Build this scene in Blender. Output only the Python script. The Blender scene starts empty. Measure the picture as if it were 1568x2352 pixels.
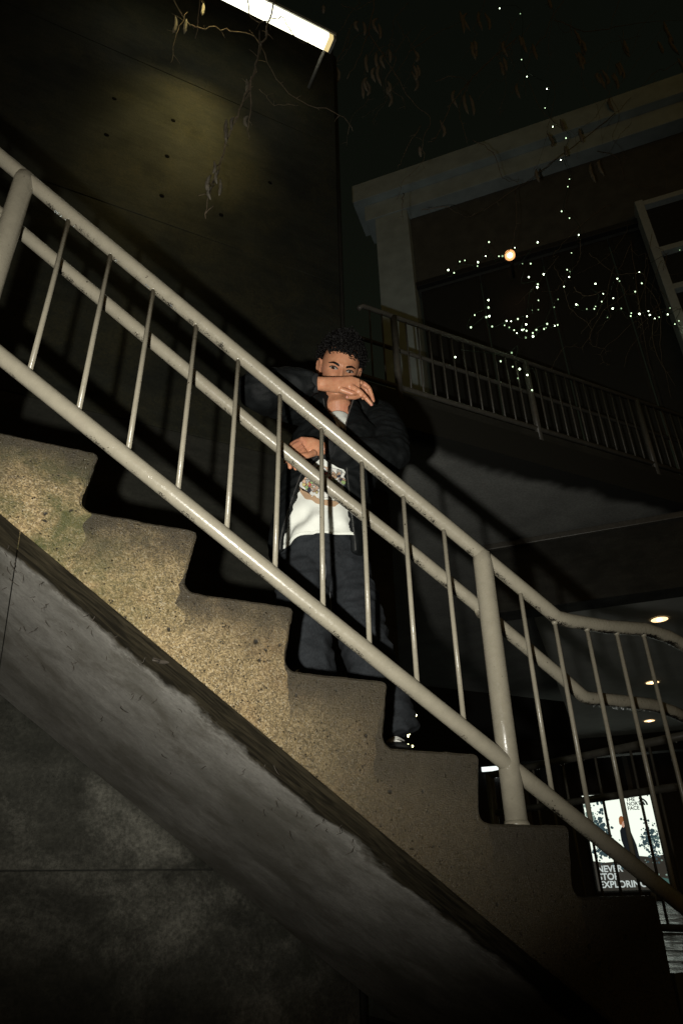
import bpy, bmesh, math, random
import numpy as np
from mathutils import Vector, Matrix, noise
from mathutils.bvhtree import BVHTree

random.seed(7)
SC = bpy.context.scene
COL = SC.collection

# ------------------------------------------------------------------ camera
EYE = Vector((0.0, 0.0, 1.70))
F_PX, CX, CY = 1581.217, 784.0, 1176.0          # focal length in pixels of a 1568 x 2352 picture
R = Matrix(((0.90287466, -0.19291778, -0.38418756),
            (-0.42937577, -0.44894676, -0.78363464),
            (-0.0213027, 0.87248469, -0.48817687)))
# camera axes are the columns of the camera-to-world matrix
R_CW = Matrix(((0.90287466, -0.19291778, -0.38418756),
               (-0.42937577, -0.44894676, -0.78363464),
               (-0.0213027, 0.87248469, -0.48817687)))
cam = bpy.data.cameras.new('camera')
cam.sensor_fit = 'VERTICAL'
cam.sensor_height = 36.0
cam.sensor_width = 24.0
cam.lens = F_PX / 2352.0 * 36.0
cam.clip_start = 0.02
cam.clip_end = 500.0
cam_o = bpy.data.objects.new('camera', cam)
COL.objects.link(cam_o)
cam_o.matrix_world = Matrix.Translation(EYE) @ R_CW.to_4x4()
SC.camera = cam_o

# ------------------------------------------------------------------ night sky
world = bpy.data.worlds.new('World')
SC.world = world
world.use_nodes = True
wn = world.node_tree.nodes
bg = wn['Background']
sky_tex = wn.new('ShaderNodeTexSky')
sky_tex.sky_type = 'NISHITA'
sky_tex.sun_disc = False
sky_tex.sun_elevation = math.radians(14.0)
sky_tex.sun_rotation = math.radians(200)
tint = wn.new('ShaderNodeMix')            # city night air is warmer and greyer than the day sky
tint.data_type = 'RGBA'
tint.blend_type = 'MULTIPLY'
tint.inputs[0].default_value = 1.0
tint.inputs[7].default_value = (1.0, 0.76, 0.30, 1.0)
world.node_tree.links.new(sky_tex.outputs[0], tint.inputs[6])
world.node_tree.links.new(tint.outputs[2], bg.inputs[0])
bg.inputs[1].default_value = 0.0050

# ------------------------------------------------------------------ the photographer's hand-held flash
fl = bpy.data.lights.new('flash', 'SPOT')
fl.energy = 300.0
fl.color = (1.0, 0.97, 0.88)
fl.spot_size = math.radians(88)
fl.spot_blend = 1.0
fl.shadow_soft_size = 0.022
flash = bpy.data.objects.new('flash', fl)
COL.objects.link(flash)
FLASH_POS = EYE + R_CW @ Vector((-0.19, -0.06, 0.02))
flash.location = FLASH_POS

SC.view_settings.view_transform = 'Standard'
SC.view_settings.look = 'None'
SC.view_settings.exposure = 0.0
SC.view_settings.gamma = 1.0
SC.view_settings.use_curve_mapping = False


# ------------------------------------------------------------------ helpers
def ray(u, v):
    return R_CW @ Vector((u - CX, -(v - CY), -F_PX))


def on_y(u, v, y):                     # point of the vertical plane Y = y
    r = ray(u, v)
    return EYE + r * (y / r.y)


def on_z(u, v, z):                     # point of the level plane Z = z
    r = ray(u, v)
    return EYE + r * ((z - EYE.z) / r.z)


def on_plane(u, v, p0, n):
    r = ray(u, v)
    return EYE + r * ((p0 - EYE).dot(n) / r.dot(n))


def at_dist(u, v, d):
    return EYE + ray(u, v).normalized() * d


def px_per_m(p):
    c = R_CW.transposed() @ (Vector(p) - EYE)
    return F_PX / -c.z


aim = ray(690, 1050)
flash.rotation_euler = aim.to_track_quat('-Z', 'Y').to_euler()


class MB:
    """collects geometry in world coordinates"""
    def __init__(self):
        self.v, self.f, self.m = [], [], []

    def add(self, vs, fs, mi=0):
        o = len(self.v)
        self.v += [tuple(p) for p in vs]
        self.f += [tuple(i + o for i in f) for f in fs]
        self.m += [mi] * len(fs)

    def box(self, c, h, ax=None, mi=0):
        c = Vector(c)
        X, Y, Z = ax if ax else (Vector((1, 0, 0)), Vector((0, 1, 0)), Vector((0, 0, 1)))
        vs = []
        for sz in (-1, 1):
            for sy in (-1, 1):
                for sx in (-1, 1):
                    vs.append(c + X * (sx * h[0]) + Y * (sy * h[1]) + Z * (sz * h[2]))
        self.add(vs, [(0, 2, 3, 1), (4, 5, 7, 6), (0, 1, 5, 4), (2, 6, 7, 3), (0, 4, 6, 2), (1, 3, 7, 5)], mi)

    def tube(self, pts, rad, n=12, caps=True, mi=0, ell=None):
        """tube along points; rad a number or list; ell = list of (lateral vector, depth vector)"""
        pts = [Vector(p) for p in pts]
        k = len(pts)
        rad = [rad] * k if isinstance(rad, (int, float)) else list(rad)
        vs, fs = [], []
        prev = None
        for i in range(k):
            t = (pts[min(i + 1, k - 1)] - pts[max(i - 1, 0)]).normalized()
            if prev is None:
                a = Vector((0, 0, 1)) if abs(t.z) < 0.9 else Vector((0, 1, 0))
                s = t.cross(a).normalized()
            else:
                s = (prev - t * prev.dot(t)).normalized()
            prev = s
            b = t.cross(s)
            for j in range(n):
                an = 2 * math.pi * j / n
                if ell:
                    vs.append(pts[i] + ell[i][0] * math.cos(an) + ell[i][1] * math.sin(an))
                else:
                    vs.append(pts[i] + (s * math.cos(an) + b * math.sin(an)) * rad[i])
        for i in range(k - 1):
            for j in range(n):
                q = (j + 1) % n
                fs.append((i * n + j, i * n + q, (i + 1) * n + q, (i + 1) * n + j))
        if caps:
            fs.append(tuple(reversed(range(n))))
            fs.append(tuple(range((k - 1) * n, k * n)))
        self.add(vs, fs, mi)

    def ball(self, c, r, seg=10, ring=7, mi=0, ax=None):
        c = Vector(c)
        r = (r, r, r) if isinstance(r, (int, float)) else r
        X, Y, Z = ax if ax else (Vector((1, 0, 0)), Vector((0, 1, 0)), Vector((0, 0, 1)))
        vs = [c + Z * r[2]]
        for i in range(1, ring):
            th = math.pi * i / ring
            for j in range(seg):
                ph = 2 * math.pi * j / seg
                vs.append(c + X * (r[0] * math.sin(th) * math.cos(ph)) + Y * (r[1] * math.sin(th) * math.sin(ph)) + Z * (r[2] * math.cos(th)))
        vs.append(c - Z * r[2])
        fs = [(0, 1 + j, 1 + (j + 1) % seg) for j in range(seg)]
        for i in range(ring - 2):
            for j in range(seg):
                q = (j + 1) % seg
                fs.append((1 + i * seg + j, 1 + (i + 1) * seg + j, 1 + (i + 1) * seg + q, 1 + i * seg + q))
        o = 1 + (ring - 2) * seg
        fs += [(len(vs) - 1, o + (j + 1) % seg, o + j) for j in range(seg)]
        self.add(vs, fs, mi)

    def build(self, name, mats, parent=None, smooth=True, origin=None):
        me = bpy.data.meshes.new(name)
        o = bpy.data.objects.new(name, me)
        COL.objects.link(o)
        base = Vector(origin) if origin is not None else (world_loc(parent) if parent else Vector((0, 0, 0)))
        me.from_pydata([tuple(Vector(p) - base) for p in self.v], [], self.f)
        mats = mats if isinstance(mats, (list, tuple)) else [mats]
        for m in mats:
            me.materials.append(m)
        me.polygons.foreach_set('material_index', self.m)
        me.polygons.foreach_set('use_smooth', [smooth] * len(self.f))
        me.update()
        if parent:
            o.parent = parent
            o.location = base - world_loc(parent)
        else:
            o.location = base
        return o


def world_loc(o):
    p = Vector((0, 0, 0))
    while o:
        p += Vector(o.location)
        o = o.parent
    return p


def thing(name, label, cat, loc, group=None):
    o = bpy.data.objects.new(name, None)
    o.empty_display_size = 0.1
    COL.objects.link(o)
    o.location = loc
    tag(o, label, cat, group)
    return o


def tag(o, label=None, cat=None, group=None, kind=None):
    for k, v in (('label', label), ('category', cat), ('group', group), ('kind', kind)):
        if v:
            o[k] = v
    return o


def smooth_by_angle(o, deg=35):
    me = o.data
    bm = bmesh.new()
    bm.from_mesh(me)
    lim = math.radians(deg)
    for e in bm.edges:
        if len(e.link_faces) == 2 and e.calc_face_angle(0) > lim:
            e.smooth = False
    bm.to_mesh(me)
    bm.free()


def catmull(pts, sub=6):
    pts = [Vector(p) for p in pts]
    out = []
    for i in range(len(pts) - 1):
        p0, p1, p2, p3 = pts[max(i - 1, 0)], pts[i], pts[i + 1], pts[min(i + 2, len(pts) - 1)]
        for s in range(sub):
            t = s / sub
            out.append(0.5 * ((2 * p1) + (p2 - p0) * t + (2 * p0 - 5 * p1 + 4 * p2 - p3) * t * t + (3 * p1 - p0 - 3 * p2 + p3) * t ** 3))
    out.append(pts[-1])
    return out


def lerp_list(vals, k):
    x = np.linspace(0, len(vals) - 1, k)
    return list(np.interp(x, range(len(vals)), vals))


# ------------------------------------------------------------------ materials
class NT:
    def __init__(self, name):
        self.mat = bpy.data.materials.new(name)
        self.mat.use_nodes = True
        self.t = self.mat.node_tree
        self.b = self.t.nodes['Principled BSDF']

    def n(self, kind, **kw):
        nd = self.t.nodes.new('ShaderNode' + kind)
        for k, v in kw.items():
            if k.startswith('i_'):
                key = k[2:]
                nd.inputs[int(key) if key.isdigit() else key.replace('_', ' ')].default_value = v
            else:
                setattr(nd, k, v)
        return nd

    def l(self, a, b):
        self.t.links.new(a, b)

    def pos(self):
        return self.n('NewGeometry').outputs['Position']

    def noise(self, vec, scale, detail=4, rough=0.55, dist=0.0):
        nd = self.n('TexNoise', i_Scale=scale, i_Detail=detail, i_Roughness=rough, i_Distortion=dist)
        if vec:
            self.l(vec, nd.inputs['Vector'])
        return nd.outputs[0]

    def voro(self, vec, scale, feature='F1', rnd=1.0):
        nd = self.n('TexVoronoi', i_Scale=scale, feature=feature)
        nd.inputs['Randomness'].default_value = rnd
        if vec:
            self.l(vec, nd.inputs['Vector'])
        return nd

    def stretch(self, vec, s, rot=(0, 0, 0)):
        nd = self.n('Mapping')
        nd.inputs['Scale'].default_value = s
        nd.inputs['Rotation'].default_value = rot
        self.l(vec, nd.inputs['Vector'])
        return nd.outputs[0]

    def rng(self, val, a, b, c=0.0, d=1.0, smooth=False):
        nd = self.n('MapRange')
        if smooth:
            nd.interpolation_type = 'SMOOTHSTEP'
        self.l(val, nd.inputs[0])
        for i, x in enumerate((a, b, c, d)):
            nd.inputs[i + 1].default_value = x
        return nd.outputs[0]

    def math(self, op, a, b=None, c=None):
        nd = self.n('Math', operation=op)
        for i, x in enumerate((a, b, c)):
            if x is None:
                continue
            if isinstance(x, (int, float)):
                nd.inputs[i].default_value = x
            else:
                self.l(x, nd.inputs[i])
        return nd.outputs[0]

    def mix(self, fac, a, b, blend='MIX'):
        nd = self.n('Mix', data_type='RGBA', blend_type=blend)
        for idx, x in ((0, fac), (6, a), (7, b)):
            if isinstance(x, (int, float)):
                nd.inputs[idx].default_value = x
            elif isinstance(x, (tuple, list)):
                nd.inputs[idx].default_value = (*x, 1.0) if len(x) == 3 else x
            else:
                self.l(x, nd.inputs[idx])
        return nd.outputs[2]

    def ramp(self, val, stops):
        nd = self.n('ValToRGB')
        cr = nd.color_ramp
        while len(cr.elements) < len(stops):
            cr.elements.new(0.5)
        for e, (p, c) in zip(cr.elements, stops):
            e.position = p
            e.color = (*c, 1.0)
        self.l(val, nd.inputs[0])
        return nd.outputs[0]

    def bump(self, h, strength=0.3, dist=0.01, prev=None):
        nd = self.n('Bump')
        nd.inputs['Strength'].default_value = strength
        nd.inputs['Distance'].default_value = dist
        self.l(h, nd.inputs['Height'])
        if prev:
            self.l(prev, nd.inputs['Normal'])
        return nd.outputs[0]

    def out(self, color=None, rough=None, normal=None, metal=None, spec=None):
        for key, x in (('Base Color', color), ('Roughness', rough), ('Normal', normal), ('Metallic', metal), ('Specular IOR Level', spec)):
            if x is None:
                continue
            if isinstance(x, (int, float)):
                self.b.inputs[key].default_value = x
            elif isinstance(x, (tuple, list)):
                self.b.inputs[key].default_value = (*x, 1.0)
            else:
                self.l(x, self.b.inputs[key])
        return self.mat


def mat_plain(name, c, rough=0.6, metal=0.0, spec=0.5, var=0.25, scale=25, bump=0.0):
    t = NT(name)
    p = t.pos()
    nz = t.noise(p, scale, 5)
    col = t.mix(t.rng(nz, 0.3, 0.7), tuple(x * (1 - var) for x in c), tuple(min(1, x * (1 + var)) for x in c))
    nrm = t.bump(t.noise(p, scale * 4, 4), bump, 0.004) if bump else None
    return t.out(col, rough, nrm, metal, spec)


def mat_emit(name, c, s):
    t = NT(name)
    t.out((0.02, 0.02, 0.02), 0.4)
    t.b.inputs['Emission Color'].default_value = (*c, 1)
    t.b.inputs['Emission Strength'].default_value = s
    return t.mat


def mat_concrete(name, dark, light, stain, pit_scale=120, wet=0.55, streak=False, pale=None, spec=0.35, dry=False):
    t = NT(name)
    p = t.pos()
    big = t.noise(p, 1.3, 6, 0.62, 0.4)
    mid = t.noise(t.stretch(p, (1.2, 1.2, 5.0), (0, 0.0, 0)), 3.0, 6, 0.65)
    fine = t.noise(p, 60, 5, 0.7)
    col = t.mix(t.rng(mid, 0.3, 0.72), dark, light)
    col = t.mix(t.rng(big, 0.48, 0.68, 0, 0.85), col, stain)
    if pale:
        blot = t.noise(p, 3.2, 12, 0.78, 0.2)
        fac = t.rng(blot, 0.42, 0.56, 0.25, 1.0)
        if dry:                           # lime bloom survives only where the stair keeps the rain off
            sp = t.n('SeparateXYZ')
            t.l(p, sp.inputs[0])
            ln = t.math('ADD', sp.outputs[2], t.math('MULTIPLY', sp.outputs[0], 0.682))
            low = t.math('ADD', ln, t.math('MULTIPLY', t.noise(p, 2.0, 5), 0.9))
            fac = t.math('MULTIPLY', fac, t.math('MULTIPLY', t.rng(ln, 2.5, 2.4), t.rng(low, 1.75, 2.6, 0.12, 1.0)))
        grit = t.noise(p, 75, 5, 0.75)
        patch = t.noise(p, 1.7, 7, 0.66, 0.6)
        fac = t.math('MULTIPLY', fac, t.math('MULTIPLY', t.rng(grit, 0.4, 0.58, 0.5, 1.0), t.rng(patch, 0.42, 0.58, 0.25, 1.0)))
        col = t.mix(fac, col, pale)
    if streak:
        st = t.noise(t.stretch(p, (9, 9, 0.5)), 1.5, 5, 0.6)
        col = t.mix(t.rng(st, 0.5, 0.75, 0, 0.6), col, tuple(x * 0.35 for x in dark))
    col = t.mix(t.rng(fine, 0.3, 0.75, 0.0, 0.55), col, tuple(x * 0.45 for x in dark))
    vo = t.voro(p, pit_scale)
    pits = t.rng(vo.outputs['Distance'], 0.08, 0.22)
    keep = t.math('GREATER_THAN', t.noise(p, 9, 3), 0.52)
    pitm = t.math('MULTIPLY', t.math('SUBTRACT', 1.0, pits), keep)
    col = t.mix(t.math('MULTIPLY', pitm, 0.8), col, tuple(x * 0.2 for x in dark))
    h = t.math('SUBTRACT', t.math('ADD', t.math('MULTIPLY', fine, 0.5), t.math('MULTIPLY', mid, 0.8)), pitm)
    ro = t.rng(big, 0.35, 0.65, wet, min(0.95, wet + 0.3))
    return t.out(col, ro, t.bump(h, 0.55, 0.006), None, spec)


RUN, RISE = 0.2818, 0.1774            # one step
S_Y = 1.65                            # face of the stair's cheek
X_N0, Z_T0 = 0.0924, EYE.z + 1.051    # first nosing in view and its tread


def mat_aggregate():
    t = NT('exposed_aggregate_concrete')
    p = t.pos()
    vo = t.voro(p, 290)
    vo2 = t.voro(p, 95)
    peb = t.ramp(t.n('SeparateColor').outputs[0], [(0, (0, 0, 0)), (1, (1, 1, 1))])
    sep = [n for n in t.t.nodes if n.bl_idname == 'ShaderNodeSeparateColor'][0]
    t.l(vo.outputs['Color'], sep.inputs[0])
    peb = t.ramp(sep.outputs[0], [(0.0, (0.025, 0.018, 0.009)), (0.25, (0.115, 0.082, 0.038)), (0.6, (0.31, 0.225, 0.107)), (0.86, (0.46, 0.345, 0.18)), (1.0, (0.52, 0.45, 0.32))])
    matrix = t.mix(t.rng(t.noise(p, 22, 6, 0.7), 0.3, 0.7), (0.125, 0.092, 0.046), (0.35, 0.265, 0.14))
    col = t.mix(0.6, matrix, peb)
    # rusty orange and mossy patches
    pat = t.noise(p, 3.1, 6, 0.65, 0.5)
    col = t.mix(t.rng(pat, 0.5, 0.66, 0, 0.45), col, (0.26, 0.145, 0.06))
    moss = t.noise(p, 4.3, 7, 0.72, 0.2)
    sx = t.n('SeparateXYZ')
    t.l(p, sx.inputs[0])
    left = t.rng(sx.outputs[0], 0.42, -0.05)
    mfac = t.math('MULTIPLY', t.rng(moss, 0.44, 0.62), t.math('ADD', t.math('MULTIPLY', left, 1.0), 0.08))
    col = t.mix(mfac, col, (0.05, 0.058, 0.018))
    # damp black algae band that hugs the top of every step
    xw = t.math('ADD', sx.outputs[0], t.math('MULTIPLY', t.math('SUBTRACT', t.noise(p, 5.0, 3, 0.5), 0.5), 0.22))
    k = t.math('CEIL', t.math('DIVIDE', t.math('SUBTRACT', xw, X_N0), RUN))
    tread = t.math('SUBTRACT', Z_T0, t.math('MULTIPLY', k, RISE))
    dep = t.math('SUBTRACT', tread, sx.outputs[2])
    dn = t.math('ADD', dep, t.math('MULTIPLY', t.math('SUBTRACT', t.noise(p, 7.5, 6, 0.7), 0.5), 0.28))
    damp = t.rng(dn, 0.185, 0.0, 0.0, 0.93, True)
    col = t.mix(damp, col, (0.032, 0.026, 0.017))
    # rising damp, spread up the flight to paint in the flash's falloff
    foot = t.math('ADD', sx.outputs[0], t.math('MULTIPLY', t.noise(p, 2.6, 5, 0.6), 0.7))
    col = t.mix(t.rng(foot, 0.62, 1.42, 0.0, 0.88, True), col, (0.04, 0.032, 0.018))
    # dark bug holes
    hole = t.rng(vo2.outputs['Distance'], 0.16, 0.27)
    rare = t.math('GREATER_THAN', t.noise(p, 40, 2), 0.56)
    hm = t.math('MULTIPLY', t.math('SUBTRACT', 1.0, hole), rare)
    col = t.mix(hm, col, (0.02, 0.016, 0.01))
    big = t.voro(p, 26)
    bh = t.math('MULTIPLY', t.rng(big.outputs['Distance'], 0.2, 0.12), t.math('GREATER_THAN', t.noise(p, 13, 2), 0.58))
    col = t.mix(bh, col, (0.018, 0.015, 0.01))
    h = t.math('SUBTRACT', t.math('MULTIPLY', sep.outputs[0], 0.35), t.math('ADD', t.math('MULTIPLY', vo.outputs['Distance'], 0.3), t.math('ADD', hm, bh)))
    h = t.math('ADD', h, t.math('MULTIPLY', t.noise(p, 300, 6, 0.8, 0.4), 1.3))
    h = t.math('ADD', h, t.math('MULTIPLY', t.noise(p, 34, 4, 0.6), 0.9))
    ro = t.rng(sep.outputs[1], 0.0, 1.0, 0.18, 0.75)
    return t.out(col, ro, t.bump(h, 0.75, 0.005), None, 0.5)


def mat_paint():
    t = NT('cream_gloss_rail_paint')
    p = t.pos()
    tc = t.n('TexCoord').outputs['Normal']
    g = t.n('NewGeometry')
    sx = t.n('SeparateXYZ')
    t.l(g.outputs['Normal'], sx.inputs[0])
    nz = t.noise(p, 30, 5, 0.6)
    col = t.mix(t.rng(nz, 0.3, 0.7), (0.25, 0.229, 0.176), (0.295, 0.27, 0.208))
    # rough old paint showing pinkish and grey where it has worn
    col = t.mix(t.rng(t.noise(p, 12, 6, 0.7), 0.56, 0.75, 0, 0.3), col, (0.28, 0.235, 0.19))
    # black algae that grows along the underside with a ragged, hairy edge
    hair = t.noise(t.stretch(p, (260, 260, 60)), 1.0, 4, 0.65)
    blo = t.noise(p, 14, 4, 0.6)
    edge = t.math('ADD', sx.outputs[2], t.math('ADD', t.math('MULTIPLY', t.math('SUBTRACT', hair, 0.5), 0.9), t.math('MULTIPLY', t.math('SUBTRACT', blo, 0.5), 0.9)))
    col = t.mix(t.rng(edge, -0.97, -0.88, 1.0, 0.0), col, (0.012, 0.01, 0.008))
    chip = t.math('GREATER_THAN', t.noise(p, 75, 3, 0.5), 0.735)
    col = t.mix(chip, col, (0.03, 0.022, 0.014))
    ripple = t.noise(t.stretch(p, (1, 1, 1)), 55, 4, 0.6)
    drop = t.voro(p, 190)
    dr = t.math('MULTIPLY', t.rng(drop.outputs['Distance'], 0.32, 0.1), t.math('GREATER_THAN', t.noise(p, 60, 2), 0.55))
    h = t.math('ADD', t.math('MULTIPLY', ripple, 1.0), t.math('MULTIPLY', dr, 0.4))
    return t.out(col, t.rng(t.noise(p, 90, 3), 0.3, 0.7, 0.2, 0.36), t.bump(h, 0.28, 0.003), None, 0.5)


def mat_soffit():
    t = NT('stair_underside_concrete')
    p = t.pos()
    sx = t.n('SeparateXYZ')
    t.l(p, sx.inputs[0])
    brush = t.noise(t.stretch(p, (3.0, 7, 3.0), (0, 0, 0.5)), 1.6, 7, 0.7, 0.5)
    big = t.noise(p, 2.4, 6, 0.6, 0.3)
    col = t.mix(t.rng(brush, 0.3, 0.72), (0.185, 0.178, 0.158), (0.31, 0.298, 0.268))
    col = t.mix(t.rng(big, 0.42, 0.65, 0, 0.7), col, (0.075, 0.07, 0.052))
    col = t.mix(t.rng(t.noise(p, 70, 5, 0.75), 0.35, 0.72, 0, 0.45), col, (0.055, 0.05, 0.045))
    blotch = t.noise(p, 5.5, 8, 0.7, 0.5)
    col = t.mix(t.rng(blotch, 0.5, 0.64, 0, 0.6), col, (0.085, 0.076, 0.058))
    pore = t.voro(p, 130)
    pm = t.math('MULTIPLY', t.rng(pore.outputs['Distance'], 0.2, 0.1), t.math('GREATER_THAN', t.noise(p, 22, 3), 0.52))
    col = t.mix(pm, col, (0.02, 0.018, 0.015))
    # wet, algae-black strip by the free edge, with a ragged inner border
    wob = t.noise(t.stretch(p, (1.5, 1.1, 1.5)), 2.6, 9, 0.66, 0.15)
    d = t.math('ADD', t.math('SUBTRACT', sx.outputs[1], S_Y), t.math('MULTIPLY', t.math('SUBTRACT', wob, 0.5), 0.30))
    wet = t.rng(d, 0.20, 0.16, 0.0, 1.0)
    lines = t.noise(t.stretch(p, (4, 22, 4)), 1.8, 6, 0.65, 1.2)
    wcol = t.mix(t.rng(lines, 0.42, 0.7), (0.014, 0.012, 0.008), (0.065, 0.054, 0.033))
    rim = t.rng(t.math('ABSOLUTE', t.math('SUBTRACT', d, 0.2)), 0.03, 0.0, 0.0, 0.7)
    rim = t.math('MULTIPLY', rim, t.math('GREATER_THAN', t.noise(p, 40, 4, 0.7), 0.5))
    col = t.mix(rim, col, (0.27, 0.26, 0.235))
    col = t.mix(wet, col, wcol)
    h = t.math('ADD', t.math('MULTIPLY', brush, 0.5), t.math('ADD', t.math('MULTIPLY', t.noise(p, 110, 4, 0.7), 0.35), t.math('MULTIPLY', wet, -0.3)))
    return t.out(col, t.rng(wet, 0, 1, 0.75, 0.4), t.bump(h, 0.5, 0.006), None, 0.35)


M = {}
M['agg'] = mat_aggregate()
M['paint'] = mat_paint()
M['soffit'] = mat_soffit()
M['wall_low'] = mat_concrete('lower_wall_concrete', (0.018, 0.019, 0.015), (0.042, 0.0415, 0.033), (0.012, 0.0125, 0.0095), 150, 0.8, pale=(0.20, 0.195, 0.165), spec=0.2, dry=True)
M['wall_mid'] = mat_concrete('damp_wall_concrete', (0.022, 0.022, 0.018), (0.05, 0.048, 0.036), (0.012, 0.013, 0.01), 90, 0.55)
M['wall_top'] = mat_concrete('mossy_wall_concrete', (0.011, 0.013, 0.0105), (0.027, 0.0295, 0.0225), (0.008, 0.0095, 0.0075), 90, 0.75, pale=(0.04, 0.037, 0.019), spec=0.15)
M['slab'] = mat_concrete('grey_slab_concrete', (0.12, 0.12, 0.11), (0.2, 0.2, 0.185), (0.08, 0.08, 0.07), 110, 0.7)
M['dark_slab'] = mat_concrete('wet_slab_edge_concrete', (0.03, 0.03, 0.026), (0.06, 0.06, 0.05), (0.015, 0.015, 0.012), 110, 0.6)
M['step'] = mat_concrete('step_concrete', (0.10, 0.085, 0.06), (0.19, 0.16, 0.11), (0.05, 0.045, 0.03), 110, 0.5)
M['plaster'] = mat_plain('painted_fascia', (0.37, 0.45, 0.46), 0.7, var=0.15, scale=4, bump=0.05)
M['render_wall'] = mat_plain('dark_render', (0.075, 0.078, 0.068), 0.8, var=0.2, scale=5, bump=0.1)
M['ceiling'] = mat_plain('canopy_board', (0.55, 0.57, 0.54), 0.8, var=0.1, scale=3)
M['dark'] = mat_plain('dark_metal', (0.02, 0.02, 0.02), 0.5, var=0.3)
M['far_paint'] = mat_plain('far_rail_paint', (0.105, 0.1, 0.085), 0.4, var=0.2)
M['bark'] = mat_plain('vine_bark', (0.155, 0.122, 0.085), 0.8, var=0.5, scale=60, bump=0.4)
M['pod'] = mat_plain('seed_pod', (0.2, 0.18, 0.14), 0.7, var=0.4, scale=60, bump=0.3)
M['wire'] = mat_plain('green_wire', (0.02, 0.04, 0.025), 0.5)
M['bulb'] = mat_emit('fairy_bulb', (0.80, 1.0, 0.66), 9.0)
M['bulb_dim'] = mat_emit('fairy_bulb_dim', (0.72, 1.0, 0.60), 2.2)
M['bulb_faint'] = mat_emit('fairy_bulb_faint', (0.66, 1.0, 0.55), 0.8)
M['warm_bulb'] = mat_emit('warm_fairy_bulb', (1.0, 0.93, 0.45), 9.0)
M['tube_light'] = mat_emit('fluorescent_diffuser', (1.0, 0.97, 0.72), 3.0)
M['tube_end'] = mat_emit('fluorescent_end_glow', (1.0, 0.78, 0.36), 0.85)
M['fix_end'] = mat_plain('fixture_housing', (0.25, 0.25, 0.23), 0.5)
M['down_emit'] = mat_emit('downlight_reflector', (1.0, 0.66, 0.32), 2.2)
M['lamp_emit'] = mat_emit('warm_lamp', (1.0, 0.62, 0.33), 9.0)
M['lamp_rim'] = mat_emit('warm_lamp_rim', (1.0, 0.45, 0.16), 1.2)
M['hole_shade'] = mat_plain('tie_hole_shade', (0.003, 0.003, 0.0025), 0.95, spec=0.02)
M['black_glass'] = mat_plain('dark_window_glass', (0.025, 0.027, 0.025), 0.6, var=0.1, spec=0.25)
M['frame'] = mat_plain('pale_window_frame', (0.40, 0.45, 0.45), 0.5, var=0.1)
M['ground'] = mat_concrete('lower_paving', (0.05, 0.05, 0.045), (0.09, 0.09, 0.08), (0.03, 0.03, 0.026), 90, 0.4)


def mat_wet_floor():
    t = NT('wet_paving')
    p = t.pos()
    nz = t.noise(p, 5, 6, 0.65)
    col = t.mix(t.rng(nz, 0.3, 0.7), (0.06, 0.064, 0.06), (0.13, 0.135, 0.125))
    ro = t.rng(t.noise(p, 3, 5, 0.6), 0.4, 0.6, 0.08, 0.5)
    return t.out(col, ro, t.bump(t.noise(p, 70, 4, 0.7), 0.35, 0.003), None, 0.6)


M['floor'] = mat_wet_floor()
t_ = NT('water_drop')
t_.out((0.9, 0.95, 0.95), 0.03)
t_.b.inputs['Transmission Weight'].default_value = 0.85
t_.b.inputs['IOR'].default_value = 1.33
M['water'] = t_.mat

# ================================================================== SETTING
LAND_Z = EYE.z - 0.20
g = MB()
g.add([(-60, -40, 0), (60, -40, 0), (60, 80, 0), (-60, 80, 0)], [(0, 1, 2, 3)])
tag(g.build('ground', M['ground'], smooth=False), kind='structure')
X_L = 1.081 * S_Y + 0.001
g = MB()
g.box(((X_L + 30) / 2, (S_Y + 40) / 2, LAND_Z - 0.14), ((30 - X_L) / 2, (40 - S_Y) / 2, 0.14))
tag(g.build('landing_floor', M['floor'], smooth=False), kind='structure')
# earth-retaining wall below the landing
W_Y = 3.234
g = MB()
g.box((X_L + 12, W_Y + 0.2, (LAND_Z - 0.28) / 2), (12, 0.2, (LAND_Z - 0.284) / 2))
tag(g.build('retaining_wall', M['wall_mid'], smooth=False, origin=(X_L, W_Y, 0)), 'dark concrete wall under the bottom landing behind the stair', 'wall')

# ------------------------------------------------------------------ back wall of concrete lifts
wall = thing('concrete_wall', 'tall stained concrete wall behind the stair with a yellow pool of light', 'wall', (1.6, W_Y, 0))
joints = [0.0, EYE.z + 0.115, EYE.z + 2.31, EYE.z + 3.94, EYE.z + 5.6, 9.0]
mts = ['wall_low', 'wall_low', 'wall_top', 'wall_top', 'wall_top']
for k in range(5):
    b = MB()
    z0, z1 = joints[k] + 0.002, joints[k + 1] - 0.002
    x0, x1 = -4.0, 1.62
    e = 0.003
    vs = [(x0, W_Y + e, z0), (x1 - e, W_Y + e, z0), (x1 - e, W_Y + e, z1), (x0, W_Y + e, z1),
          (x0, W_Y, z0 + e), (x1 - 2 * e, W_Y, z0 + e), (x1 - 2 * e, W_Y, z1 - e), (x0, W_Y, z1 - e),
          (x0, W_Y + 0.35, z0), (x1 - e, W_Y + 0.35, z0), (x1 - e, W_Y + 0.35, z1), (x0, W_Y + 0.35, z1)]
    b.add(vs, [(4, 5, 6, 7), (0, 1, 5, 4), (1, 2, 6, 5), (2, 3, 7, 6), (3, 0, 4, 7), (8, 11, 10, 9), (0, 8, 9, 1), (1, 9, 10, 2), (2, 10, 11, 3), (3, 11, 8, 0)])
    b.build('wall_panel', M[mts[k]], wall, smooth=False)
    if k:
        b = MB()
        b.box(((x0 + x1) / 2 - 0.005, W_Y + 0.18, joints[k]), ((x1 - x0) / 2 - 0.01, 0.16, 0.0018))
        b.build('wall_joint', M['dark_slab'], wall, smooth=False)
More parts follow.
